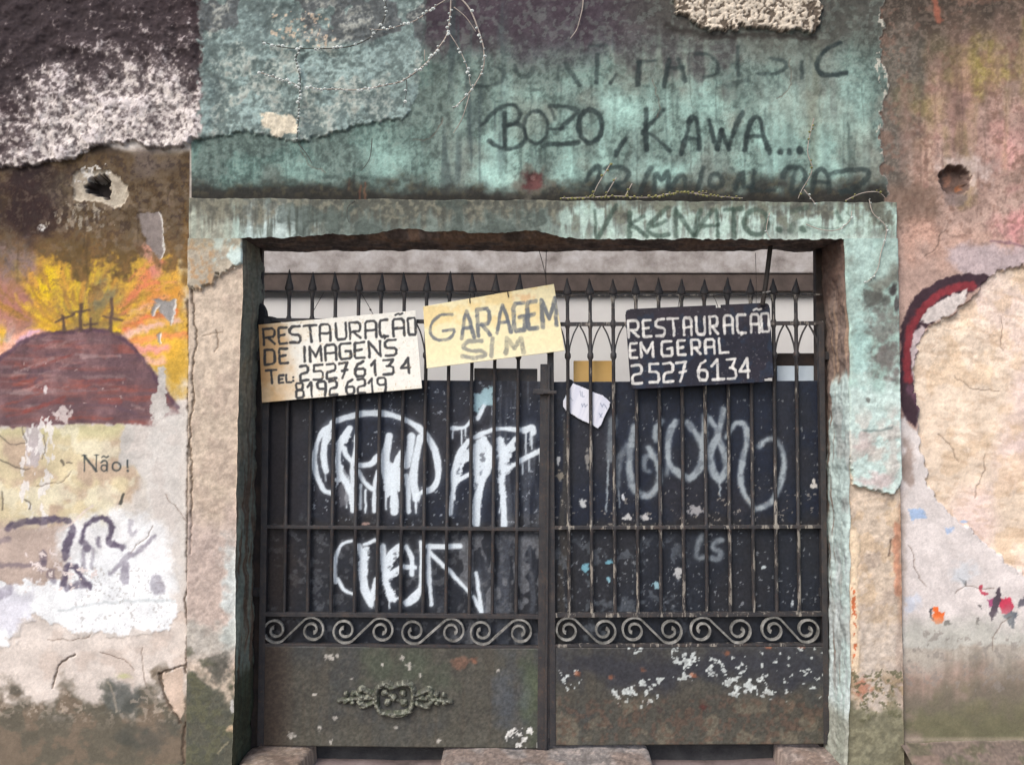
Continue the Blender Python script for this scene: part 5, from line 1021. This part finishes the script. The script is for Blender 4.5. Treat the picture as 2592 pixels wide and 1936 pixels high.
def board(name, corners, y, label, cat, base, step=.0026, tilt=.0, cut=None, thick=.005):
    P = [W(px, py, y) for px, py in corners]        # TL, TR, BR, BL
    wd = (P[1] - P[0]).length; ht = (P[3] - P[0]).length
    a = np.linspace(0, 1, int(wd / step)); b = np.linspace(0, 1, int(ht / step))
    A, B = np.meshgrid(a, b)
    Q = [np.array(p) for p in P]
    co = (Q[0][None, None] * ((1 - A) * (1 - B))[..., None] + Q[1] * (A * (1 - B))[..., None] + Q[2] * (A * B)[..., None] + Q[3] * ((1 - A) * B)[..., None])
    bow = .006 * np.sin(A * math.pi) * (.4 + .6 * B)
    co[..., 1] += -tilt * B - bow
    keep = None
    s = Surf(co[..., 0], co[..., 1], co[..., 2], base)
    F = grid_faces(len(b), len(a))[:, ::-1]
    if cut is not None:
        m = cut(A * wd, B * ht, wd, ht)
        k = (m[1:, 1:] & m[:-1, :-1] & m[1:, :-1] & m[:-1, 1:])
        F = F.reshape(len(b) - 1, len(a) - 1, 4)[k].reshape(-1, 4)
    return s, F, thick
def finish_board(s, F, thick, name, label, cat):
    used, F = compact(F, len(s.x))
    s2 = Surf(s.x[used], s.y[used], s.z[used], (0, 0, 0)); C = s.C[used]
    # thickness: a rear copy and a rim along the outline
    e = np.concatenate([F[:, [k, (k + 1) % 4]] for k in range(4)]); key = np.sort(e, 1); n = len(s2.x)
    code = key[:, 0].astype(np.int64) * n + key[:, 1]; uq, cnt = np.unique(code, return_counts=True)
    be = e[np.isin(code, uq[cnt == 1])]
    co = np.stack([s2.x, s2.y, s2.z], -1); bk = co + np.array([0, thick, 0])
    V = np.concatenate([co, bk]); FF = np.concatenate([F, F[:, ::-1] + n, np.stack([be[:, 1], be[:, 0], be[:, 0] + n, be[:, 1] + n], -1)])
    me = mesh_from(V, FF, name); pigment(me, np.concatenate([C, C * .8]))
    cen = Vector(co.mean(0)); me.transform(Matrix.Translation(-cen))
    o = link(name, me, M_SIGN, None, label, cat, 'hand-painted signs hung on the gate' if cat == 'sign' else None); o.location = cen
    return o
M_WIRE = noise_mat('thin_dark_wire', (.02, .018, .016), (.05, .04, .035), 40., rough=.5)
def tube(pts, r, name, seg=6, taper=1.):
    p = [Vector(q) for q in pts]; V = []; n = len(p)
    for k in range(n):
        t = (p[min(k + 1, n - 1)] - p[max(k - 1, 0)]).normalized()
        a = t.orthogonal().normalized(); b = t.cross(a); rr = r * (1 + (taper - 1) * k / max(1, n - 1))
        for j in range(seg):
            an = 2 * math.pi * j / seg; V.append(p[k] + (a * math.cos(an) + b * math.sin(an)) * rr)
    # keep rings aligned
    Fc = []
    for k in range(n - 1):
        r0 = [k * seg + j for j in range(seg)]; r1 = [(k + 1) * seg + j for j in range(seg)]
        best = min(range(seg), key=lambda sft: sum((V[r0[j]] - V[r1[(j + sft) % seg]]).length for j in range(seg)))
        for j in range(seg): Fc.append((r0[j], r0[(j + 1) % seg], r1[(j + 1 + best) % seg], r1[(j + best) % seg]))
    return mesh_from([tuple(q) for q in V], Fc, name)
def wire(parent, pts, r=.0016, y=.17, name='hanging_wire', m=None):
    return part(name, tube([W(a, b, y) for a, b in spline(pts, 4)] if len(pts) > 2 else [W(a, b, y) for a, b in pts], r, name), m or M_WIRE, parent)

I6 = lambda p: crop(600, 480, p); I7 = lambda p: crop(1200, 480, p)
INK = (62, 62, 64)
# --- cream board on the left
s, F, th = board('painted_sign', [(654, 822), (1052, 786), (1069, 983), (665, 1019)], .165, None, None, (248, 244, 232), tilt=.012)
u, v = s.u, s.v; q = fbm(u, v, 60, o=4, seed=401)
s.mix((1 - ss(675, 760, u + (q - .5) * 50 + (v - 900) * -.05)) * .92, (222, 178, 124)); s.mix((1 - ss(656, 690, u)) * .6, (206, 152, 96)); s.mix(ss(.5, .75, q) * (1 - ss(690, 860, u)) * .5, (238, 214, 176)); s.mix(ss(985, 1015, v + (u - 860) * .09) * .4, (240, 222, 186))
top1 = ((205, 1112), (1440, 1022)); bs1 = ((205, 1238), (1440, 1158))
text(s, I6, 'RESTAURACAO', [(212, 300), (332, 398), (422, 505), (538, 634), (662, 745), (792, 872), (902, 985), (1026, 1112), (1142, 1205), (1250, 1335), (1368, 1428)], ((205, 1115), (1440, 1025)), ((205, 1240), (1440, 1157)), 6.6, INK, .94, 400)
s.line(I6([(1265, 1005), (1290, 993), (1305, 1000), (1325, 990)]), 5, INK, .94, 1.1, .6); s.line(I6([(1175, 1165), (1190, 1175), (1182, 1192)]), 5, INK, .94, 1.1, .6)
text(s, I6, 'DEIMAGENS', [(222, 300), (338, 405), (530, 552), (582, 672), (706, 792), (822, 908), (942, 1018), (1056, 1145), (1186, 1272)], ((215, 1285), (1280, 1200)), ((215, 1400), (1280, 1322)), 6.6, INK, .94, 420)
text(s, I6, 'T', [(232, 318)], ((230, 1445), (320, 1440)), ((230, 1548), (320, 1542)), 6.4, INK, .94, 430)
text(s, I6, 'EL:', [(335, 372), (395, 432), (442, 458)], ((330, 1485), (460, 1478)), ((330, 1548), (460, 1536)), 5.6, INK, .94, 433)
text(s, I6, '25276134', [(505, 570), (610, 685), (718, 790), (820, 885), (945, 1024), (1075, 1125), (1172, 1250), (1312, 1382)], ((500, 1412), (1390, 1348)), ((500, 1530), (1390, 1462)), 6.6, INK, .94, 440)
text(s, A2, '81926219', [(470, 532), (568, 615), (645, 708), (742, 800), (870, 936), (966, 1026), (1054, 1098), (1126, 1188)], ((465, 95), (1190, 50)), ((465, 212), (1190, 160)), 6.4, INK, .94, 450)
s.chips([(650, 815), (1075, 780), (1075, 1025), (650, 1025)], (206, 180, 140), 5, .07, .6, 455); s.grain(.05, 6, 456)
sg1 = finish_board(s, F, th, 'painted_sign', 'cream board lettered RESTAURAÇÃO DE IMAGENS with two phone numbers', 'sign')
wire(sg1, [(783, 808), (800, 775), (820, 740)], .0016, .178); wire(sg1, [(912, 738), (935, 778), (952, 810)], .0016, .178); wire(sg1, [(936, 782), (939, 786)], .005, .178, 'wire_knot')
# --- yellow board in the middle
s, F, th = board('painted_sign', [(1071, 776), (1402, 719), (1429, 888), (1081, 933)], .155, None, None, (250, 236, 190), tilt=.012)
u, v = s.u, s.v; q = fbm(u, v, 50, o=4, seed=461)
s.mix(ss(.4, .7, q) * (1 - ss(800, 860, v + (u - 1240) * .16)) * .7, (244, 214, 150)); s.mix(ss(880, 930, v + (u - 1250) * .1) * .4, (252, 246, 220)); s.blob(1330, 752, 30, 12, (232, 180, 130), .6, .7, .5, 14, 462)
PK = (98, 104, 114)
for p, w in [([(1720, 1000), (1640, 1000), (1570, 1050), (1545, 1120), (1570, 1185), (1640, 1205), (1710, 1180), (1735, 1120), (1650, 1130)], 7.5)]: s.line(I6(p), w, PK, .8, 1.8, 1.2, 10, 463, 4, .3)
text(s, I6, 'VR', [(1790, 1890), (1925, 2020)], ((1535, 1010), (2556, 880)), ((1535, 1225), (2556, 1090)), 9.5, PK, .82, 464, .35, 1.8)
text(s, I7, 'VGEM', [(178, 290), (318, 405), (428, 500), (545, 655)], ((-360, 1010), (660, 870)), ((-360, 1225), (660, 1085)), 10.5, PK, .84, 470, .35, 1.8)
s.line(I6([(1960, 1210), (1850, 1215), (1810, 1260), (1870, 1290), (1950, 1290), (1990, 1320), (1900, 1345), (1800, 1335)]), 10, (128, 130, 128), .72, 2, 1.4, 10, 480, 4, .4); s.line(I6([(2045, 1190), (2035, 1330)]), 11, (140, 140, 134), .7, 2, 1.2, 10, 481, 0, .4); 
s.line(I7([(255, 1310), (265, 1190), (320, 1270), (375, 1190), (395, 1300)]), 11.5, (132, 132, 122), .74, 2, 1.4, 10, 483, 0, .4)
s.grain(.05, 6, 484)
sg2 = finish_board(s, F, th, 'painted_sign', 'tilted pale yellow board brushed GARAGEM SIM in grey', 'sign')
wire(sg2, [(1189, 755), (1190, 768)], .0025, .150); wire(sg2, [(1284, 735), (1287, 752)], .0025, .146)
wire(sg2, [(1364, 632), (1374, 668), (1381, 700), (1383, 722)], .0018, .168); wire(sg2, [(1383, 632), (1382, 665), (1381, 700)], .0018, .168)
# --- black board on the right
def rounded(a, b, wd, ht):
    r = .022; dx = np.minimum(a, wd - a); dz = np.minimum(b, ht - b)
    ok = ~((dx < r) & (dz < r) & ((r - dx) ** 2 + (r - dz) ** 2 > r * r))
    return ok & ~((np.abs(a - wd * .645) < .010) & (b < .012)) & ~((np.abs(a - wd * .965) < .02) & (b > ht - .016) & (b > ht - .016 - (a - wd * .965) * .1))
s, F, th = board('painted_sign', [(1582, 783), (1948, 766), (1957, 966), (1596, 986)], .165, None, None, (40, 40, 50), tilt=.012, cut=rounded)
u, v = s.u, s.v; q = fbm(u, v, 60, o=4, seed=491)
s.mix(ss(.4, .75, q) * .6, (50, 46, 56)); s.mix((1 - ss(800, 850, v)) * .5, (66, 58, 62)); s.mix(ss(.6, .8, fbm(u, v, 20, o=4, seed=492)) * .35, (44, 66, 90))
WK = (232, 228, 220)
text(s, I7, 'RESTAURACAO', [(1235, 1312), (1352, 1414), (1456, 1524), (1552, 1634), (1678, 1738), (1778, 1846), (1886, 1946), (2000, 2068), (2106, 2172), (2214, 2278), (2298, 2358)], ((1220, 1052), (2367, 990)), ((1220, 1182), (2367, 1135)), 6.6, WK, .93, 500, .12)
s.mix((np.abs(u - 1780) < 60) * (v < 858) * .3, (110, 96, 92)) if False else None
s.line(I7([(2235, 965), (2258, 955), (2275, 962), (2295, 955)]), 5, WK, .9, 1.2, .6); s.line(I7([(2140, 1140), (2150, 1152), (2138, 1162)]), 5, WK, .9, 1.2, .6)
text(s, I7, 'EMGERAL', [(1248, 1302), (1336, 1430), (1500, 1582), (1628, 1688), (1740, 1808), (1850, 1920), (1962, 2032)], ((1240, 1232), (2035, 1187)), ((1240, 1345), (2035, 1302)), 6.6, WK, .95, 520, .08)
text(s, I7, '25276i', [(1265, 1340), (1400, 1475), (1515, 1590), (1620, 1698), (1790, 1864), (1902, 1996)], ((1255, 1405), (2205, 1348)), ((1255, 1552), (2205, 1503)), 6.8, WK, .95, 530, .08)
text(s, I7, '34', [(2026, 2092), (2122, 2200)], ((1255, 1405), (2205, 1348)), ((1255, 1552), (2205, 1503)), 6.8, WK, .95, 540, .08)
s.chips([(1580, 765), (1960, 765), (1960, 985), (1580, 985)], (120, 118, 120), 5, .06, .6, 545); s.grain(.15, 6, 546)
sg3 = finish_board(s, F, th, 'painted_sign', 'black round-cornered board lettered RESTAURAÇÃO EM GERAL in white with a phone number', 'sign')
wire(sg3, [(1714, 790), (1718, 768), (1721, 750)], .0014, .178); wire(sg3, [(1806, 750), (1812, 762), (1818, 780)], .0014, .178); wire(sg3, [(1912, 640), (1914, 700), (1914, 768)], .0012, .175)
# --- scrap of paper pushed behind the bars
paper = [(1450, 969), (1496, 988), (1500, 991), (1527, 1000), (1546, 1018), (1543, 1030), (1522, 1076), (1514, 1085), (1508, 1082), (1495, 1074), (1470, 1063), (1434, 1042), (1425, 1030), (1425, 1014), (1440, 984)]
s, F, th = board('paper_note', [(1415, 960), (1556, 960), (1556, 1095), (1415, 1095)], .212, None, None, (230, 230, 238), step=.0024)
i, m, d = s.poly(paper, 1, .5, 10, 550); ins = np.zeros(len(s.x), bool); ins[i] = d > 0
F = F[ins[F].all(1)]
s.mix(ss(.4, .8, fbmv(s.u + s.v * .4, s.v, 16, 80, 3, 551)) * .5, (206, 208, 222)); s.blob(1436, 1008, 10, 8, (178, 206, 224), .7, .6, .4, 8, 552)
for p in [[(1437, 1003), (1442, 1010), (1436, 1012)], [(1444, 1006), (1450, 1014)], [(1468, 990), (1470, 1002)], [(1474, 992), (1474, 1004), (1479, 1004)], [(1472, 1022), (1474, 1030), (1478, 1022)], [(1480, 1022), (1481, 1030), (1487, 1024)], [(1520, 1020), (1524, 1030), (1528, 1022)], [(1530, 1024), (1536, 1034)], [(1516, 1046), (1524, 1056)], [(1524, 1046), (1519, 1056)]]:
    s.line(p, 2.2, (132, 140, 160), .75, .9, .5, 6, 553, 0)
note = finish_board(s, F, .0012, 'paper_note', 'crooked white paper scrap with faint handwriting tucked behind the right gate bars', 'paper')
# --- things seen between the bars above the sheet
M_CARD = noise_mat('ochre_cardboard', (.42, .26, .08), (.50, .32, .12), 6., bumps=.15)
M_BLUE = noise_mat('pale_blue_board', (.52, .60, .66), (.60, .68, .74), 6., bumps=.1)
def slab(name, a, b, c, d, y, m, label, cat, yaw=0.):
    P0, P1 = W(a, c, y), W(b, d, y); bm = bmesh.new()
    bm_box(bm, -(P1.x - P0.x) / 2, (P1.x - P0.x) / 2, 0, .012, 0, P0.z - P1.z + .25, .002)
    o = link(name, bm_mesh(bm, name), m, None, label, cat); o.location = ((P0.x + P1.x) / 2, y, P1.z - .25); o.rotation_euler = (0, 0, yaw); return o
slab('cardboard_panel', 1452, 1556, 913, 963, .262, M_CARD, 'ochre cardboard panel showing above the right sheet beside the paper', 'cardboard')
slab('blue_board', 1968, 2060, 926, 957, .30, M_BLUE, 'pale blue board showing above the sheet at the right end of the gate', 'board')
slab('dark_shelf_board', 1962, 2064, 894, 922, .33, M_POST, 'dark brown board above the pale blue one at the right end of the gate', 'board')
M_RAG = noise_mat('sooty_cloth', (.012, .012, .014), (.03, .028, .028), 20., bumps=.6)
def lump(name, pts, y, depth, m, label, cat):
    """a crumpled bundle with a traced outline and real thickness"""
    P = [W(a, b, y) for a, b in spline(pts, 3, True)[:-1]]; c = sum(P, Vector()) / len(P); V = []; n = len(P); rings = [(-1, .35), (-.75, .75), (-.3, .97), (.3, 1.), (.8, .75), (1, .3)]
    rs = np.random.RandomState(3)
    for dpt, sc in rings:
        for q in P: V.append(tuple(Vector((q.x - c.x, 0, q.z - c.z)) * sc * (1 + rs.uniform(-.03, .03)) + Vector((0, dpt * depth * (1 + rs.uniform(-.1, .1)), 0))))
    Fc = [(i * n + k, i * n + (k + 1) % n, (i + 1) * n + (k + 1) % n, (i + 1) * n + k) for i in range(len(rings) - 1) for k in range(n)]
    V.append((0, -depth * 1.05, 0)); V.append((0, depth * 1.05, 0)); e = len(V)
    me = bpy.data.meshes.new(name); me.from_pydata(V, [], Fc + [(k, (k + 1) % n, e - 2)[::-1] for k in range(n)] + [((len(rings) - 1) * n + k, (len(rings) - 1) * n + (k + 1) % n, e - 1) for k in range(n)]); me.update()
    me.polygons.foreach_set('use_smooth', np.ones(len(me.polygons), bool))
    o = link(name, me, m, None, label, cat); o.location = c; return o
lump('cloth_bundle', [(640, 770), (655, 767), (668, 772), (674, 784), (676, 800), (692, 802), (705, 808), (712, 822), (700, 830), (660, 834), (638, 830)], .215, .03, M_RAG, 'black crumpled bundle wedged at the left top corner behind the cream board', 'bundle')
lump('cloth_bundle', [(1406, 985), (1424, 972), (1440, 960), (1452, 968), (1448, 990), (1436, 1008), (1420, 1030), (1400, 1032), (1396, 1005)], .236, .008, M_RAG, 'dark ragged scrap between the gate leaves beside the white paper', 'rag')
# --- black strap hanging from the lintel
sp = thing('hanging_strap', 'black strap hanging from the lintel down to the black board', 'strap', None, tuple(W(1945, 640, .14)))
p = spline([tuple(W(1952, 606, .13)), tuple(W(1947, 650, .13)), tuple(W(1938, 720, .135)), tuple(W(1930, 772, .148))], 5)
part('strap', tube(p, .0115, 'strap', 8), M_WIRE, sp); part('tie', tube([W(1930, 741, .132), W(1950, 738, .132)], .004, 'tie'), M_KERB, sp)

# ================================================================== dry creepers on the wall
M_STEM = noise_mat('dry_stem', (.24, .19, .16), (.46, .40, .34), 30., rough=.8)
M_DARKSTEM = noise_mat('dark_stem', (.05, .05, .045), (.10, .10, .085), 30., rough=.8)
M_LEAF = noise_mat('dusty_leaf', (.36, .40, .37), (.62, .64, .60), 60., rough=.8)
M_MOSSL = noise_mat('mossy_leaf', (.10, .11, .04), (.30, .27, .10), 60., rough=.8)
rs = np.random.RandomState(21)
def stem(plant, pts, r, beads, y, m=None, lm=None, size=.0075, T=None):
    pts = T(pts) if T else pts
    sp_ = spline(pts, 5)
    P = [W(a, b, y - .004 - .004 * rs.rand()) for a, b in sp_]
    o = part('stem', tube(P, r * 1.25, 'stem', 5, .6), m or M_STEM, plant)
    if beads:
        V, Fc = [], []
        d = 0.
        for k in range(len(P) - 1):
            L = (P[k + 1] - P[k]).length; t = (P[k + 1] - P[k]).normalized() if L > 0 else Vector((1, 0, 0)); nrm = Vector((-t.z, 0, t.x))
            while d < L:
                if rs.rand() < beads:
                    c = P[k] + t * d + nrm * rs.choice([-1, 1]) * rs.uniform(.002, .006) + Vector((0, -.004, 0))
                    sz = size * rs.uniform(.55, 1.15); th = rs.uniform(0, 6.28); b0 = len(V)
                    V.append(tuple(c + Vector((0, -.004, 0))))
                    for j in range(6):
                        a = th + j * 1.047; V.append(tuple(c + Vector((math.cos(a) * sz, rs.uniform(-.001, .003), math.sin(a) * sz * .8))))
                    Fc += [(b0, b0 + 1 + (j + 1) % 6, b0 + 1 + j) for j in range(6)]
                d += .0165
            d -= L
        if V:
            me = bpy.data.meshes.new('leaves'); me.from_pydata(V, [], Fc); me.update()
            link("leaves", me, lm or M_LEAF, o, kind="stuff")
K2 = lambda p: crop(600, 0, p); K3 = lambda p: crop(1200, 0, p)
cr1 = thing('creeper_plant', 'dry creeper with looping stems and tiny leaves on the green wall, upper centre', 'creeper', 'dry creepers', tuple(W(1140, 0, -.02)))
for pts, r, bd, m in [([(1712, -30), (1708, 80), (1695, 200), (1670, 300), (1600, 400), (1510, 510), (1340, 640), (1200, 680), (960, 720), (800, 715), (680, 715), (550, 700)], .0032, .75, None), ([(1690, -10), (1560, 70), (1430, 165), (1280, 215), (1170, 240), (1060, 235)], .0024, .45, None), ([(1187, -20), (1185, 120), (1120, 250), (1000, 340), (830, 385), (600, 390), (400, 385), (260, 355), (200, 330)], .0026, .6, M_DARKSTEM),
                      ([(1780, -20), (1870, 90), (1950, 300), (1975, 420), (1965, 560), (1860, 740), (1730, 870)], .0032, .4, None), ([(1860, 760), (1800, 950), (1730, 1065)], .002, 0, None), ([(1700, 270), (1780, 400), (1840, 540), (1868, 690)], .0018, .3, None), ([(500, 400), (470, 470), (490, 560), (505, 640), (495, 850), (488, 1000), (475, 1130)], .003, .8, M_DARKSTEM), ([(180, 580), (300, 620), (430, 660), (490, 690)], .002, .9, None), ([(490, 1150), (560, 1240), (600, 1310)], .002, 0, M_DARKSTEM),
                      ([(1080, 1110), (1060, 1270), (990, 1370)], .0018, 0, M_DARKSTEM), ([(1735, 60), (1830, 140), (1910, 255)], .002, 0, None), ([(1355, 640), (1355, 740), (1330, 860)], .0018, .3, M_DARKSTEM), ([(1500, 400), (1500, 490)], .0018, 0, None)]:
    stem(cr1, pts, r, bd, -.026 if pts[0][0] < 1500 else -.03, m, None, .0085, K2)
cr2 = thing('creeper_plant', 'single thin dry creeper stem hanging on the dark wall, top centre', 'creeper', 'dry creepers', tuple(W(1475, 0, -.01)))
stem(cr2, [(875, -25), (868, 60), (845, 160), (820, 240), (770, 310)], .0026, 0, -.008, None, None, .006, K3)
cr3 = thing('creeper_plant', 'mossy creeper trailing along the ledge over the gateway, right of centre', 'creeper', 'dry creepers', tuple(W(1700, 505, -.03)))
for pts, bd in [([(1545, 415), (1530, 440), (1512, 470), (1500, 498)], .4), ([(1560, 450), (1545, 475), (1530, 500)], .5), ([(1600, 465), (1580, 500)], .5), ([(1420, 502), (1500, 500), (1560, 497), (1640, 500), (1720, 488), (1800, 496), (1880, 502)], .95), ([(1660, 500), (1700, 490), (1790, 488)], .8)]:
    stem(cr3, pts, .0022, bd, -.02, None, M_MOSSL, .007)
cr4 = thing('creeper_plant', 'thin creeper trailing over the right end of the lintel and down the right jamb', 'creeper', 'dry creepers', tuple(W(2220, 505, -.03)))
for pts, bd, yy in [([(2060, 300), (2044, 380), (2056, 430), (2030, 480), (2020, 503)], .4, -.01), ([(2035, 480), (2055, 505), (2066, 520)], .3, -.045), ([(2140, 508), (2180, 490), (2220, 486), (2240, 500)], .6, -.02), ([(2200, 505), (2210, 540), (2240, 570), (2242, 600), (2230, 640), (2222, 680), (2206, 705), (2190, 716)], .25, -.047), ([(1948, 540), (1940, 580), (1950, 604)], .2, -.047), ([(2040, 568), (2080, 582), (2120, 582), (2150, 560), (2156, 535)], .1, -.047)]:
    stem(cr4, pts, .002, bd, yy, None, M_MOSSL if yy > -.03 else None, .006)
# crack-dwelling stem on the lintel, left of centre
cr5 = thing('creeper_plant', 'short dark creeper stem curling over the lintel, left of centre', 'creeper', 'dry creepers', tuple(W(900, 510, -.045)))
stem(cr5, [(330, 1610), (280, 1650), (270, 1720), (285, 1780)], .002, 0, -.046, M_DARKSTEM, None, .006, lambda p: [(600 + (x + 610) / 3.16, y / 3.16) for x, y in p])

# ================================================================== small weeds and fallen leaves at the threshold
M_WEED = noise_mat('weed_leaf', (.10, .16, .03), (.22, .28, .06), 60., rough=.7)
M_DRY = noise_mat('dry_leaf', (.16, .05, .03), (.30, .14, .07), 60., rough=.8)
def leafmesh(n, L, w, spread, seed):
    r = np.random.RandomState(seed); V, Fc = [], []
    for k in range(n):
        a = r.uniform(0, 6.28); el = r.uniform(.15, spread); b0 = len(V); l = L * r.uniform(.6, 1.1)
        d = Vector((math.cos(a) * math.cos(el), math.sin(a) * math.cos(el), math.sin(el))); sd_ = Vector((-math.sin(a), math.cos(a), 0))
        for f, ww, dz in ((0, .15, 0), (.35, 1, .1), (.7, .8, .08), (1, .02, -.12)):
            c = d * l * f + Vector((0, 0, dz * l)); V.append(tuple(c - sd_ * w * ww * .5)); V.append(tuple(c + sd_ * w * ww * .5))
        Fc += [(b0 + 2 * j, b0 + 2 * j + 1, b0 + 2 * j + 3, b0 + 2 * j + 2) for j in range(3)]
    me = bpy.data.meshes.new('leaf_tuft'); me.from_pydata(V, [], Fc); me.update(); return me
for x, y, z, nn, L, m, nm, lab, cat in [(1.28, -.11, GZ + .002, 14, .035, M_WEED, 'weed', 'small yellow-green weed in the right gap of the threshold', 'weed'), (1.0, .05, GZ + .004, 3, .035, M_DRY, 'fallen_leaf', 'reddish dry leaf in the gap right of the middle threshold stone', 'leaf'), (-.72, -.02, GZ + .004, 2, .03, M_DRY, 'fallen_leaf', 'brown dry leaf in the gap left of the middle threshold stone', 'leaf')]:
    o = link(nm, leafmesh(nn, L, .012, 1.2 if nm == 'weed' else .3, int(abs(x * 100))), m, None, lab, cat); o.location = (x, y, z)
